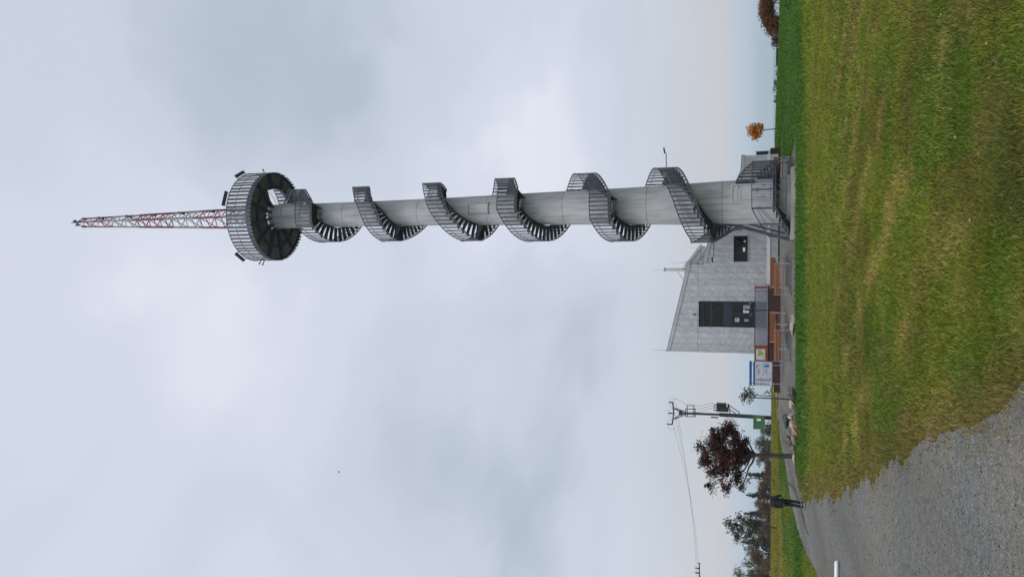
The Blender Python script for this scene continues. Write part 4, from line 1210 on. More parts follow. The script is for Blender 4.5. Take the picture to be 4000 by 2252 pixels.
# ================================================================== TREES
def leaf_quads(C, size, cols, rngl, flat=.0):
    n = len(C)
    a = rngl.normal(size=(n, 3)); a /= np.linalg.norm(a, axis=1)[:, None]
    b = rngl.normal(size=(n, 3)); b -= a * (a * b).sum(1)[:, None]; b /= np.linalg.norm(b, axis=1)[:, None]
    s = (size * (.5 + .9 * rngl.random(n)))[:, None]
    V = np.stack([C - a * s, C + b * s * .45, C + a * s, C - b * s * .45], 1).reshape(-1, 3)
    F = (np.arange(n) * 4)[:, None] + np.arange(4)[None]
    return V, F, np.repeat(cols, 4, 0)

def limb_tube(mb, p, q, r0, r1, rr, n=5, wob=.06):
    pts = []; L = (q - p).length
    for k in range(n + 1):
        t_ = k / n; v = p.lerp(q, t_)
        if 0 < k < n: v += Vector((rr.uniform(-1, 1), rr.uniform(-1, 1), rr.uniform(-.5, .8))) * L * wob
        pts.append(v)
    mb.tube(pts, [r0 + (r1 - r0) * k / n for k in range(n + 1)], 7)
    return pts

def broadleaf(name, label, loc, trunk_h, lobes, cols, nleaf, lsize, trunk_r, seed, group=None, cluster=.35, cat='tree', drop=.3, stake=False, per=22, bark=None):
    """lobes: (x,y,z,rx,ry,rz) relative to the foot"""
    rl = np.random.default_rng(seed); rr = random.Random(seed)
    t_ = thing(name, label, cat, loc, 0, group)
    mb = MB(); topv = Vector((rr.uniform(-.05, .05), 0, trunk_h))
    limb_tube(mb, Vector((0, 0, -.2)), topv, trunk_r * 1.25, trunk_r * .75, rr, 5, .012)
    tips = []
    for (x, y, z, rx, ry, rz) in lobes:
        c = Vector((x, y, z)); limb_tube(mb, topv - Vector((0, 0, trunk_h * .12 * rr.random())), c, trunk_r * .55, trunk_r * .16, rr, 5, .05)
        for _ in range(5):
            d = Vector((rr.gauss(0, 1), rr.gauss(0, 1), rr.gauss(.3, .8))).normalized()
            e = c + Vector((d.x * rx, d.y * ry, d.z * rz)) * .9
            limb_tube(mb, c.lerp(topv, .25 * rr.random()), e, trunk_r * .22, trunk_r * .05, rr, 4, .06)
    mb.build('trunk', bark or M['bark'], t_, True)
    vol = np.array([l[3] * l[4] * l[5] for l in lobes]); vol = vol ** .7; vol /= vol.sum()
    ncl = max(6, nleaf // per)
    idx = rl.choice(len(lobes), ncl, p=vol)
    L_ = np.array(lobes)
    d = rl.normal(size=(ncl, 3)); d /= np.linalg.norm(d, axis=1)[:, None]
    rad = (rl.random(ncl) ** .45)[:, None]
    cc = L_[idx, :3] + d * rad * L_[idx, 3:]
    csz = cluster * (.5 + rl.random(ncl))
    which = rl.integers(0, ncl, nleaf)
    C = cc[which] + rl.normal(size=(nleaf, 3)) * csz[which][:, None] * np.array([.6, .6, .42])
    cols = np.array(cols); cidx = rl.integers(0, len(cols), ncl)
    col = cols[cidx][which] * (.55 + .8 * rl.random(nleaf))[:, None] * (.75 + .5 * rl.random(ncl))[which][:, None]
    V, F, K = leaf_quads(C, lsize, col, rl)
    np_mesh('crown', V, F, M['leaf'], K, False, t_)
    return t_

def conifer(label, loc, h, w, cols, seed, group=None, n=2200):
    rl = np.random.default_rng(seed); rr = random.Random(seed)
    t_ = thing('spruce_tree', label, 'tree', loc, 0, group)
    mb = MB(); mb.tube([(0, 0, -.3), (0, 0, h * .5), (0, 0, h)], [h * .018, h * .012, .01], 6)
    nb = int(h * 9)
    P0, P1 = [], []
    for k in range(nb):
        z = h * (.06 + .92 * k / nb); r = w / 2 * (1 - k / nb) ** .8 * rr.uniform(.65, 1.1); a = rr.random() * 6.28
        p = Vector((0, 0, z)); q = Vector((r * math.cos(a), r * math.sin(a), z - r * .25 + rr.uniform(-.05, .1) * r))
        mb.bar(p, q, h * .004); P0.append(p); P1.append(q)
    mb.build('trunk', M['bark'], t_)
    P0, P1 = np.array(P0), np.array(P1)
    ln = np.linalg.norm(P1 - P0, axis=1); pr = ln / ln.sum()
    i = rl.choice(nb, n, p=pr); t2 = rl.random(n)[:, None] ** .75
    C = P0[i] + (P1[i] - P0[i]) * t2 + rl.normal(size=(n, 3)) * h * .016 - np.array([0, 0, h * .012]) * rl.random((n, 1))
    cols = np.array(cols); col = cols[rl.integers(0, len(cols), n)] * (.5 + .9 * rl.random(n))[:, None]
    V, F, K = leaf_quads(C, h * .034, col, rl)
    np_mesh('crown', V, F, M['leaf'], K, False, t_)
    return t_

# copper beech by the boulders
f = at(3097, 1781, 47.9); f.z = tz(f.x, f.y)
def L(px, py, rx, rz, dy=0, ry=None):
    p = at(px, py, 47.9) - f; return (p.x, p.y + dy, p.z, rx, ry or rx, rz)
beech = broadleaf('copper_beech', 'dark purple leaved beech tree with a stout trunk beside the boulders', f, at(2930, 1783, 47.9).z - f.z,
    [L(2800, 1705, .62, .6, -.2), L(2785, 1762, .72, .7, .5), L(2850, 1685, .46, .5, .3), L(2762, 1790, .45, .5, -.4), L(2830, 1770, .75, .6, -.7), L(2845, 1830, .55, .55, .5), L(2890, 1790, .7, .4, .2), L(2900, 1745, .5, .35, -.4),
     L(2880, 1725, .5, .45, -.3), L(2795, 1850, .5, .5, .2), L(2840, 1895, .36, .45, -.3), L(2885, 1865, .4, .34, .2), L(2728, 1745, .22, .25, 0), L(2918, 1720, .22, .2, 0), L(2900, 1905, .22, .22, 0), L(2770, 1900, .2, .25, 0)],
    [(.085, .030, .028), (.055, .026, .027), (.12, .036, .028), (.05, .034, .030), (.085, .055, .04)], 14500, .070, .13, 21, None, .26, drop=.4, per=50)
# young pale tree left, thin sapling, small tree by pole, yellow tree right
def tree_at(px, py, Y, **k):
    p = at(px, py, Y); p.z = tz(p.x, Y); return p
def rel(f, px, py, Y, rx, rz, dy=0):
    p = at(px, py, Y) - f; return (p.x, p.y + dy, p.z, rx, rx, rz)
Y = 60; f = at(3076, 2064, Y)
broadleaf('young_ash_tree', 'young sparse grey green tree on a thin stem left of the walking person', f, at(2945, 2062, Y).z - f.z,
    [rel(f, 2895, 2060, Y, .75, .7), rel(f, 2865, 2052, Y, .45, .5), rel(f, 2925, 2030, Y, .55, .5), rel(f, 2925, 2092, Y, .5, .45), rel(f, 2850, 2040, Y, .25, .3), rel(f, 2880, 2095, Y, .35, .4), rel(f, 2885, 2015, Y, .3, .3), rel(f, 2945, 2060, Y, .7, .4)],
    [(.07, .10, .055), (.10, .12, .07), (.05, .075, .045)], 2200, .085, .05, 22, None, .28, per=12)
Y = 68; f = at(3046, 1876, Y)
broadleaf('sapling', 'bare thin sapling standing in the field left of the beech', f, at(2935, 1874, Y).z - f.z,
    [rel(f, 2905, 1873, Y, .4, .5), rel(f, 2925, 1868, Y, .3, .4)], [(.12, .10, .06)], 130, .07, .04, 23, None, .25, per=8)
Y = 80; f = at(3009, 1546, Y)
broadleaf('young_tree', 'young thin green tree behind the lamp post', f, at(2950, 1546, Y).z - f.z,
    [rel(f, 2925, 1545, Y, .65, .6), rel(f, 2905, 1538, Y, .5, .5), rel(f, 2935, 1535, Y, .6, .5), rel(f, 2900, 1555, Y, .35, .4), rel(f, 2960, 1538, Y, .2, .2)],
    [(.06, .09, .04), (.09, .11, .05)], 420, .11, .045, 24, None, .3, per=9)
Y = 76; f = at(3035, 504, Y); f.z = tz(f.x, Y)
broadleaf('yellow_tree', 'small round tree with bright orange yellow leaves standing alone on the grass', f, at(2985, 505, Y).z - f.z,
    [rel(f, 2950, 511, Y, .62, .62), rel(f, 2935, 505, Y, .45, .42), rel(f, 2965, 498, Y, .4, .35), rel(f, 2955, 528, Y, .4, .4)],
    [(.62, .27, .035), (.50, .19, .03), (.66, .34, .06), (.42, .15, .03)], 1500, .11, .05, 25, None, .22, per=14)

# far tree belt on the left, one tree at a time
grp = 'trees beyond the field'
BL = [ # px_top, py, width_px, kind, Y
    (2908, 1931, 62, 'blue', 230), (2912, 1851, 50, 'fir', 240), (2953, 1884, 52, 'rust', 236), (2940, 1722, 70, 'greybrown', 250), (2950, 1802, 62, 'greybrown', 246),
    (2968, 1768, 46, 'olive', 252), (2972, 1684, 34, 'olivepale', 255), (2978, 1660, 22, 'fir', 262),
    (2950, 1962, 60, 'rust', 234), (2942, 1998, 60, 'greybrown', 238), (2902, 2002, 58, 'blue', 233), (2938, 2036, 66, 'brown', 236), (2932, 2075, 62, 'rust', 240), (2950, 2100, 40, 'brown', 228),
    (2892, 2114, 66, 'fir', 243), (2962, 2128, 44, 'blue', 226), (2900, 2152, 84, 'brown', 238), (2930, 2185, 60, 'rust', 230), (2880, 2205, 70, 'olive', 245), (2853, 2236, 110, 'olive', 236), (2890, 2275, 90, 'brown', 240), (2870, 2330, 90, 'olive', 242), (2900, 2390, 90, 'rust', 240),
    (2962, 1985, 40, 'rust', 226), (2958, 1912, 44, 'brown', 228), (2975, 2060, 50, 'brown', 222), (2978, 2215, 60, 'rust', 222), (2968, 2250, 60, 'brown', 224), (2986, 1835, 60, 'brown', 224), (2990, 1745, 60, 'greybrown', 226),
]
KC = {'blue': [(.055, .085, .08), (.07, .10, .09)], 'fir': [(.045, .07, .045), (.06, .085, .055)], 'rust': [(.17, .10, .055), (.13, .085, .055), (.19, .115, .06)], 'greybrown': [(.11, .10, .085), (.135, .115, .095)],  # distance haze put into the belt's foliage colours: lifted and greyed
      'olive': [(.10, .105, .055), (.13, .115, .065)], 'olivepale': [(.11, .13, .08)], 'brown': [(.105, .08, .06), (.13, .09, .065)]}
KN_ = {'blue': 'blue green spruce', 'fir': 'dark green spruce', 'rust': 'rust brown autumn tree', 'greybrown': 'grey brown half bare tree', 'olive': 'olive green broad tree', 'olivepale': 'pale green small tree', 'brown': 'dull brown bushy tree'}
def posword(py):
    if py > 2260: return 'at the far left end'
    if py > 2190: return 'at the left edge of the photo'
    if py > 2120: return 'left of the young grey green tree'
    if py > 2045: return 'behind the young grey green tree'
    if py > 1985: return 'between the young tree and the walking person'
    if py > 1925: return 'right behind the walking person'
    if py > 1870: return 'between the beech and the walking person'
    if py > 1790: return 'behind the left half of the beech'
    if py > 1720: return 'behind the beech trunk on its right'
    return 'between the beech and the transformer pole'
seen = {}
for i, (pt_, py, wpx, kind, Y) in enumerate(BL):
    top = at(pt_, py, Y); z0 = tz(top.x, Y); h = top.z - z0; w = wpx * Y / 2840.
    s_ = posword(py); lab = 'distant ' + KN_[kind] + ' ' + s_
    key = lab; seen[key] = seen.get(key, 0) + 1
    if seen[key] > 1: lab += ', the lower one' if pt_ > 2940 else ', the taller one'
    if kind in ('blue', 'fir'): conifer(lab, (top.x, Y, z0), h, w, KC[kind], 100 + i, grp, 1500)
    else:
        lob = []
        rr = random.Random(i)
        for k in range(7):
            lob.append((rr.uniform(-.32, .32) * w, rr.uniform(-.3, .3) * w, h * rr.uniform(.3, .84), w * .26, w * .26, h * .16))
        lob.append((0, 0, h * .86, w * .2, w * .2, h * .13))
        broadleaf('autumn_tree', lab, (top.x, Y, z0), h * .35, lob, KC[kind], 2600, .22, h * .016, 200 + i, grp, .75, per=26)
# small spruce by the board
top = at(2980, 1533, 120); conifer('small dark spruce beside the information board, cut off by the ridge', (top.x, 120, tz(top.x, 120)), top.z - tz(top.x, 120), 2.2, KC['fir'], 301, None, 1200)
# right hand trees and bushes
RT = [(2962, 20, 110, 'rustr', 112, 'large russet beech cut off by the right edge of the lawn view'), (2972, 75, 80, 'rustr', 116, 'russet beech second from the edge, left of the larger one'), (2994, 112, 56, 'rustr', 118, 'smaller russet tree next to the timber stack'),
      (3015, 158, 44, 'greybrown', 120, 'grey brown bush between the russet trees and the green hut'), (3014, 350, 32, 'greybrown', 150, 'rounded grey brown bush on the skyline, tallest of its row'), (3028, 290, 40, 'greybrown', 170, 'low grey bush on the skyline next to the hut'),
      (3022, 322, 22, 'greybrown', 165, 'thin grey bush on the skyline between two rounder ones'), (3026, 392, 34, 'olive', 155, 'low olive bush at the end of the skyline row nearest the yellow tree')]
KC['rustr'] = [(.16, .07, .03), (.22, .10, .035), (.11, .05, .028)]
for i, (pt_, py, wpx, kind, Y, lab) in enumerate(RT):
    top = at(pt_, py, Y); z0 = tz(top.x, Y); h = max(top.z - z0, .8); w = wpx * Y / 2840.
    rr = random.Random(50 + i); lob = [(rr.uniform(-.32, .32) * w, rr.uniform(-.3, .3) * w, h * rr.uniform(.02, .8), w * .26, w * .26, h * .19) for k in range(10)]
    lob.append((0, 0, h * .85, w * .2, w * .2, h * .13))
    broadleaf('autumn_tree' if h > 2.4 else 'bush', lab, (top.x, Y, z0), h * .28, lob, KC[kind], 4200 if i < 3 else 900, .14 if i < 3 else .16, h * .02, 400 + i, 'trees and bushes on the right skyline', .4, cat='tree' if h > 2.4 else 'bush', per=14)
sx = at(3044, 258, 150); conifer('tiny dark spruce beside the green hut', (sx.x, 150, tz(sx.x, 150)), max(1.2, at(3022, 236, 150).z - tz(sx.x, 150)), 1.3, KC['fir'], 302, None, 500)
f = hit(3094, 20); conifer('small bushy fir seedling on the grass at the right edge', (f.x, f.y, f.z), .75, .85, KC['fir'], 303, None, 700)
# green hut and timber rack
f = at(3046, 221, 130); z0 = tz(f.x, 130)
hut = thing('hut', 'small dark green hut on the skyline to the right', 'hut', (f.x, 130, z0))
h = at(3032, 221, 130).z - z0; w = 48 * 130 / 2840 / 2
mb = MB(); mb.box(-w, w, -1, 1, -.5, h - .12); mb.build('wall', mat('hut_green', (.03, .06, .035), .8, 0, .3, 4), hut)
mb = MB(); mb.prism([(-w - .15, h - .119), (w + .15, h - .119), (w + .1, h), (-w - .1, h + .06)], -1.15, 1.15); mb.build('roof', M['pole_green'], hut)
mb = MB(); mb.box(-.3, .3, -1.02, -1.001, -.4, h - .4); mb.build('door', M['void'], hut)
f = at(3050, 78, 98); z0 = at(3054, 78, 98).z
tk = thing('timber_stack', 'low grey timber stack in front of the russet trees', 'timber stack', (f.x, 98, z0))
mb = MB()
for k in range(2): mb.box(-.75, .75, -.2 + .02 * k, .2, .03 + k * .12, .135 + k * .12)
mb.build('boards', M['door_grey'], tk)
mb = MB(); mb.box(-.6, -.5, -.2, .2, -.4, .028); mb.box(.5, .6, -.2, .2, -.4, .028); mb.build('bearer', M['bark'], tk)

# white painted pole at the left edge of the drive
a = hit(3282, 2190); b = a + Vector((-3.2, -.25, 0))
mb = MB(); za = tz(a.x, a.y) + .075; mb.tube([(a.x, a.y, za), (a.x - .04, a.y, za), (b.x, b.y, tz(b.x, b.y) + .08)], [.036, .05, .055], 12)
tag(mb.build('white_pole', M['whitewash'], None, True), 'white painted pole lying on the gravel at the left edge', 'pole')

# ================================================================== BIRD
bp_ = at(1325, 1841, 60)
mb = MB()
mb.tube([(-.16, 0, -.02), (-.1, 0, 0), (0, 0, .01), (.1, 0, .02), (.15, 0, .02)], [.012, .035, .045, .032, .01], 8)
for s in (-1, 1):
    i = len(mb.v); mb.v += [(.07, 0, .02), (-.06, 0, .02), (-.10, s * .17, .10), (.02, s * .2, .11), (-.12, s * .36, .07), (.07, 0, .035), (-.06, 0, .035), (-.10, s * .17, .11), (.02, s * .2, .12), (-.12, s * .36, .08)]
    mb.f += [(i, i + 1, i + 2, i + 3), (i + 3, i + 2, i + 4), (i + 8, i + 7, i + 6, i + 5), (i + 9, i + 7, i + 8), (i, i + 3, i + 8, i + 5), (i + 3, i + 4, i + 9, i + 8), (i + 4, i + 2, i + 7, i + 9), (i + 2, i + 1, i + 6, i + 7)]
b_ = mb.build('bird', mat('dark_plumage', (.05, .05, .055), .7), None, True); b_.location = bp_; b_.scale = (.75, .75, .75); b_.rotation_euler = (R(20), R(-25), R(50))
tag(b_, 'small dark bird flying in the grey sky', 'bird')

# ================================================================== PERSON
def skin(name, verts, edges, radii, m, parent, root=0, sub=2):
    me = bpy.data.meshes.new(name); me.from_pydata(verts, edges, []); o = bpy.data.objects.new(name, me); COL.objects.link(o)
    md = o.modifiers.new('s', 'SKIN'); 
    sv = me.skin_vertices[0].data
    for k, r in enumerate(radii):
        sv[k].radius = (r, r) if not isinstance(r, tuple) else r
        sv[k].use_root = (k == root)
    sb = o.modifiers.new('u', 'SUBSURF'); sb.levels = sub; sb.render_levels = sub
    dg = bpy.context.evaluated_depsgraph_get(); dg.update()
    ne = bpy.data.meshes.new_from_object(o.evaluated_get(dg)); ne.materials.clear(); ne.materials.append(m)
    ne.polygons.foreach_set('use_smooth', [True] * len(ne.polygons))
    o.modifiers.clear(); o.data = ne; o.parent = parent
    return o
pf = hit(3138, 1968)
per = thing('person', 'person in a dark jacket and black trousers walking away along the gravel drive', 'person', (pf.x, pf.y, pf.z), R(-18))
# facing +y (away), x = their right
V = [(0, 0, .98), (0, .01, 1.15), (0, .02, 1.33), (0, .02, 1.45), (0, .03, 1.53), (0, .05, 1.62), (0, .06, 1.71),          # 0-6 pelvis..head
     (.18, .02, 1.42), (.30, -.04, 1.19), (.34, .08, .97), (.345, .12, .90),                                                   # right arm, elbow out
     (-.18, .02, 1.42), (-.24, -.02, 1.15), (-.23, .04, .90), (-.23, .05, .83),                                               # left arm
     (.085, 0, .92), (.065, .08, .52), (.045, .04, .12), (.05, .16, .035),                                                      # right leg (forward)
     (-.085, 0, .92), (-.07, -.01, .50), (-.065, -.12, .12), (-.065, .0, .035)]
E = [(0, 1), (1, 2), (2, 3), (3, 4), (4, 5), (5, 6), (3, 7), (7, 8), (8, 9), (9, 10), (3, 11), (11, 12), (12, 13), (13, 14), (0, 15), (15, 16), (16, 17), (17, 18), (0, 19), (19, 20), (20, 21), (21, 22)]
Rd = [(.15, .11), (.14, .10), (.16, .11), (.13, .09), .058, (.075, .09), (.065, .085), .06, .045, .035, (.04, .018), .06, .045, .035, (.04, .018), .085, .055, .032, .022, .085, .055, .032, .022]
for hnd, s in ((10, 1), (14, -1)):                                     # five fingers on each hand, slightly curled
    h_ = Vector(V[hnd])
    for k in range(5):
        i = len(V)
        if k < 4: p = h_ + Vector((0, .028 - .019 * k, -.045)); q = p + Vector((-.012 * s, .004, -.055 + .006 * abs(k - 1)))
        else: p = h_ + Vector((-.012 * s, .045, -.005)); q = p + Vector((-.012 * s, .018, -.045))
        V += [tuple(p), tuple(q)]; E += [(hnd, i), (i, i + 1)]; Rd += [.010, .008]
skin('body', V, E, Rd, M['skin'], per)
J = [(0, 0, .86), (0, .0, 1.0), (0, .01, 1.18), (0, .02, 1.34), (0, .02, 1.46), (0, .03, 1.51), (.19, .02, 1.41), (.31, -.04, 1.18), (.345, .08, .96), (-.19, .02, 1.41), (-.255, -.02, 1.14), (-.235, .04, .89)]
skin('jacket', J, [(0, 1), (1, 2), (2, 3), (3, 4), (4, 5), (4, 6), (6, 7), (7, 8), (4, 9), (9, 10), (10, 11)],
     [(.21, .155), (.205, .155), (.20, .15), (.215, .15), (.155, .12), (.085, .085), .09, .072, .055, .09, .072, .055], M['jacket'], per)
T_ = [(0, 0, .96), (.09, 0, .86), (.068, .08, .52), (.045, .03, .11), (-.09, 0, .86), (-.072, -.01, .50), (-.065, -.12, .11)]
skin('trousers', T_, [(0, 1), (1, 2), (2, 3), (0, 4), (4, 5), (5, 6)], [(.17, .13), .105, .082, .068, .105, .082, .068], M['trousers'], per)
for (x, y, s) in ((.047, .0, 0), (-.065, -.16, 1)):
    skin('shoe', [(x, y - .05, .05), (x, y + .06, .045), (x, y + .19, .035)], [(0, 1), (1, 2)], [.05, .052, .035], M['shoe'], per, 0, 1)
skin('hair', [(0, .005, 1.68), (0, .03, 1.745), (0, .09, 1.76), (0, -.005, 1.62)], [(0, 1), (1, 2), (0, 3)], [(.088, .065), (.082, .06), (.06, .04), (.06, .04)], M['hair'], per, 0, 1)
for s in (-1, 1):
    skin('ear', [(s * .082, .06, 1.66), (s * .088, .055, 1.63)], [(0, 1)], [.016, .012], M['skin'], per, 0, 1)

# ================================================================== DISTANT HILLS
def ridge(name, y0, zmax, x0, x1, seed, c, depth):
    n = 160; X = np.linspace(x0, x1, n); prof = np.zeros(n)
    prof = zmax + 55 * (fbm(X / (abs(x1 - x0) / 9.) + seed, X * 0 + seed, 4))
    rows = []
    for k, (dy, s_) in enumerate(((-1, 0), (-.5, .55), (0, 1), (.5, .5), (1, 0))):
        rows.append(np.stack([X, np.full(n, y0 + dy * depth), -150 + (prof + 150) * s_ - (0 if s_ else 15)], -1))
    V = np.concatenate(rows); i = (np.arange(4)[:, None] * n + np.arange(n - 1)[None]).ravel()
    F = np.stack([i, i + 1, i + 1 + n, i + n], -1)
    o = np_mesh(name, V, F, mat(name + '_forest', (.04, .07, .04), .9, 0, .4, .002, c2=(.09, .10, .05)), None, True); o['kind'] = 'structure'
ridge('hills', 11500, -115, -9000, 11000, 3, 0, 1500)

mb = MB(); mb.box(-16000, 16000, -300, 17000, -190, 60)
hz = mb.build('haze', bpy.data.materials.new('haze_air'), None); tag(hz, 'thin bluish haze over the distant land', 'haze', kind='stuff')
hm = hz.data.materials[0]; hm.use_nodes = True; N = hm.node_tree.nodes; N.clear()
pv = N.new('ShaderNodeVolumePrincipled'); pv.inputs['Color'].default_value = (.82, .92, 1, 1); pv.inputs['Density'].default_value = HAZE; pv.inputs['Anisotropy'].default_value = .2
ou = N.new('ShaderNodeOutputMaterial'); hm.node_tree.links.new(pv.outputs[0], ou.inputs['Volume'])
# ================================================================== SKY AND LIGHT
world = bpy.data.worlds.new('World'); sc.world = world; world.use_nodes = True
N, Lk = world.node_tree.nodes, world.node_tree.links
bg = N['Background']; bg.inputs['Strength'].default_value = .1
SUN_EL, SUN_AZ = 52, 205          # azimuth clockwise from +Y: behind the viewer, to the left
sky = N.new('ShaderNodeTexSky'); sky.sky_type = 'NISHITA'; sky.sun_disc = False
sky.sun_elevation = R(SUN_EL); sky.sun_rotation = R(SUN_AZ); sky.dust_density = 3; sky.air_density = 1.5
tc = N.new('ShaderNodeTexCoord'); sp = N.new('ShaderNodeSeparateXYZ'); Lk.new(tc.outputs['Generated'], sp.inputs[0])
def wm(op, a, b=None):
    k = N.new('ShaderNodeMath'); k.operation = op
    for i, v in enumerate((a, b)):
        if v is None: continue
        if isinstance(v, (int, float)): k.inputs[i].default_value = v
        else: Lk.new(v, k.inputs[i])
    return k.outputs[0]
zz = wm('ADD', wm('MAXIMUM', sp.outputs['Z'], 0.0), .28)
cv = N.new('ShaderNodeCombineXYZ'); Lk.new(wm('DIVIDE', sp.outputs['X'], zz), cv.inputs[0]); Lk.new(wm('DIVIDE', sp.outputs['Y'], zz), cv.inputs[1])
def wnoise(scale, det, rough, dist, off):
    mp_n = N.new('ShaderNodeMapping'); mp_n.inputs['Location'].default_value = off; Lk.new(cv.outputs[0], mp_n.inputs['Vector'])
    n = N.new('ShaderNodeTexNoise'); n.inputs['Scale'].default_value = scale; n.inputs['Detail'].default_value = det; n.inputs['Roughness'].default_value = rough; n.inputs['Distortion'].default_value = dist
    Lk.new(mp_n.outputs[0], n.inputs['Vector']); return n.outputs['Fac']
n1 = wnoise(1.15, 5, .45, .6, (2.3, .4, 0)); n2 = wnoise(2.6, 4, .5, .3, (7.1, 3.3, 1))
nn = wm('ADD', wm('MULTIPLY', n1, .60), wm('MULTIPLY', n2, .40))
nn = wm('ADD', wm('MULTIPLY', nn, .70), .155)
wob = wm('ADD', wm('MULTIPLY', wnoise(1.7, 4, .5, .8, (4.4, 9.1, 2)), 2.4), -.35)
# broad cloud banks: soft darker and brighter regions of the overcast at their compass bearing and height
wn3 = N.new('ShaderNodeTexNoise'); wn3.inputs['Scale'].default_value = 2.6; wn3.inputs['Detail'].default_value = 5; wn3.inputs['Roughness'].default_value = .55; Lk.new(tc.outputs['Generated'], wn3.inputs['Vector'])
o1 = N.new('ShaderNodeVectorMath'); o1.operation = 'SUBTRACT'; Lk.new(wn3.outputs['Color'], o1.inputs[0]); o1.inputs[1].default_value = (.5, .5, .5)
o2 = N.new('ShaderNodeVectorMath'); o2.operation = 'SCALE'; o2.inputs['Scale'].default_value = .55; Lk.new(o1.outputs[0], o2.inputs[0])
o3 = N.new('ShaderNodeVectorMath'); o3.operation = 'ADD'; Lk.new(tc.outputs['Generated'], o3.inputs[0]); Lk.new(o2.outputs[0], o3.inputs[1])
o4 = N.new('ShaderNodeVectorMath'); o4.operation = 'NORMALIZE'; Lk.new(o3.outputs[0], o4.inputs[0])
def bank(px, py, rad, amt):
    global nn
    d_ = Vector(ray(px, py)).normalized()
    dt = N.new('ShaderNodeVectorMath'); dt.operation = 'DOT_PRODUCT'; Lk.new(o4.outputs[0], dt.inputs[0]); dt.inputs[1].default_value = d_
    m_ = N.new('ShaderNodeMapRange'); m_.interpolation_type = 'SMOOTHERSTEP'; m_.inputs[1].default_value = math.cos(R(rad)); m_.inputs[2].default_value = 1.0
    m_.inputs[3].default_value = 0; m_.inputs[4].default_value = amt; Lk.new(dt.outputs['Value'], m_.inputs[0])
    nn = wm('ADD', nn, wm('MULTIPLY', wm('MULTIPLY', m_.outputs[0], .8), wob))
for b_k in ((1330, 230, 15, -.13), (1040, 340, 13, -.06), (2000, 1900, 17, -.11), (1700, 2200, 14, -.09), (2150, 1600, 13, -.08), (820, 1600, 19, -.06), (1350, 1880, 12, -.03), (420, 2150, 14, -.03), (2050, 120, 12, -.04),
            (1720, 450, 13, .12), (2480, 2060, 14, .15), (1250, 1300, 15, .08), (1560, 1330, 10, .05), (2360, 700, 13, .05), (900, 1150, 10, .04), (150, 1200, 16, .03)): bank(*b_k)
rp = N.new('ShaderNodeValToRGB'); e = rp.color_ramp.elements; rp.color_ramp.interpolation = 'EASE'
K = 10.2
def s2l(c): return tuple(((v / 255 + .055) / 1.055) ** 2.4 for v in c)
def cr(c): return (*[v for v in s2l(c)], 1)
e[0].position = .24; e[0].color = cr((182, 193, 206)); e[1].position = .66; e[1].color = cr((227, 231, 243))
k = e.new(.46); k.color = cr((204, 212, 226)); k = e.new(.55); k.color = cr((213, 219, 234))
Lk.new(nn, rp.inputs['Fac'])
# paler, greyer towards the horizon, bluish right at it
hr = N.new('ShaderNodeValToRGB'); e = hr.color_ramp.elements
e[0].position = 0.0; e[0].color = cr((176, 194, 212)); e[1].position = .30; e[1].color = cr((215, 220, 234))
k = e.new(.025); k.color = cr((190, 203, 217)); k = e.new(.055); k.color = cr((203, 203, 206)); k = e.new(.12); k.color = cr((196, 204, 214))
Lk.new(sp.outputs['Z'], hr.inputs['Fac'])
mr = N.new('ShaderNodeMapRange'); mr.inputs[1].default_value = .02; mr.inputs[2].default_value = .28; Lk.new(sp.outputs['Z'], mr.inputs[0])
mx = N.new('ShaderNodeMix'); mx.data_type = 'RGBA'; Lk.new(mr.outputs[0], mx.inputs[0]); Lk.new(hr.outputs[0], mx.inputs[6]); Lk.new(rp.outputs[0], mx.inputs[7])
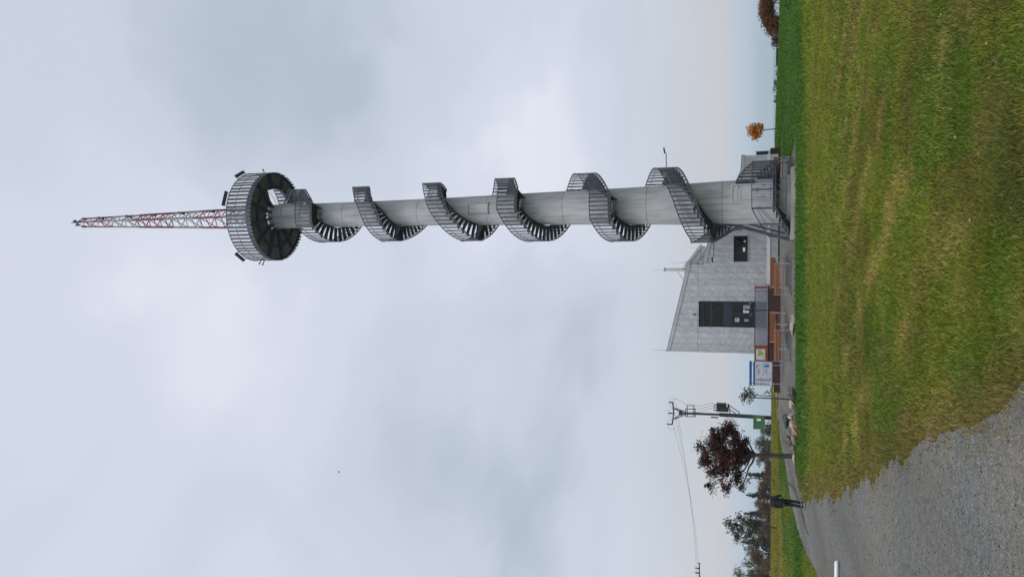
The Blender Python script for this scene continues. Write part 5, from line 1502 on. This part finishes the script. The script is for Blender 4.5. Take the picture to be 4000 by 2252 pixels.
# overcast sky is brightest overhead
zb = N.new('ShaderNodeMapRange'); zb.inputs[1].default_value = .80; zb.inputs[2].default_value = 1.0; zb.inputs[3].default_value = K; zb.inputs[4].default_value = K * 1.9; Lk.new(sp.outputs['Z'], zb.inputs[0])
sv = N.new('ShaderNodeVectorMath'); sv.operation = 'SCALE'; Lk.new(mx.outputs[2], sv.inputs[0]); Lk.new(zb.outputs[0], sv.inputs['Scale'])
fm = N.new('ShaderNodeMix'); fm.data_type = 'RGBA'; fm.inputs[0].default_value = .96
Lk.new(sky.outputs[0], fm.inputs[6]); Lk.new(sv.outputs[0], fm.inputs[7]); Lk.new(fm.outputs[2], bg.inputs['Color'])

ld = bpy.data.lights.new('sun', 'SUN'); ld.energy = 1.5; ld.angle = R(40); ld.color = (1, .97, .93)
lo = bpy.data.objects.new('sun', ld); COL.objects.link(lo)
az = R(SUN_AZ); d = Vector((math.sin(az) * math.cos(R(SUN_EL)), math.cos(az) * math.cos(R(SUN_EL)), math.sin(R(SUN_EL))))
lo.rotation_euler = (-d).to_track_quat('-Z', 'Y').to_euler(); lo.location = d * 100

# ================================================================== CAMERA (turned on its side like the photograph)
cd = bpy.data.cameras.new('camera'); cd.sensor_width = 36; cd.sensor_fit = 'HORIZONTAL'; cd.lens = FPX / 4000 * 36; cd.clip_end = 40000; cd.clip_start = .05
co = bpy.data.objects.new('camera', cd); COL.objects.link(co); sc.camera = co
c, s = math.cos(PITCH), math.sin(PITCH)
Fw = Vector((0, c, s)); Up = Vector((0, -s, c)); Rt = Vector((1, 0, 0))
Up2 = Up * math.cos(ROLL) + Rt * (-math.sin(ROLL)) ; Rt2 = Rt * math.cos(ROLL) + Up * math.sin(ROLL)
X_, Y_, Z_ = -Up2, Rt2, -Fw
Mx = Matrix(((X_.x, Y_.x, Z_.x, 0), (X_.y, Y_.y, Z_.y, 0), (X_.z, Y_.z, Z_.z, CAM_H), (0, 0, 0, 1)))
co.matrix_world = Mx

vs = sc.view_settings
vs.view_transform = 'Standard'; vs.look = 'None'; vs.exposure = 0; vs.gamma = 1
sc.cycles.volume_bounces = 2
sc.render.resolution_x, sc.render.resolution_y = 1024, 576
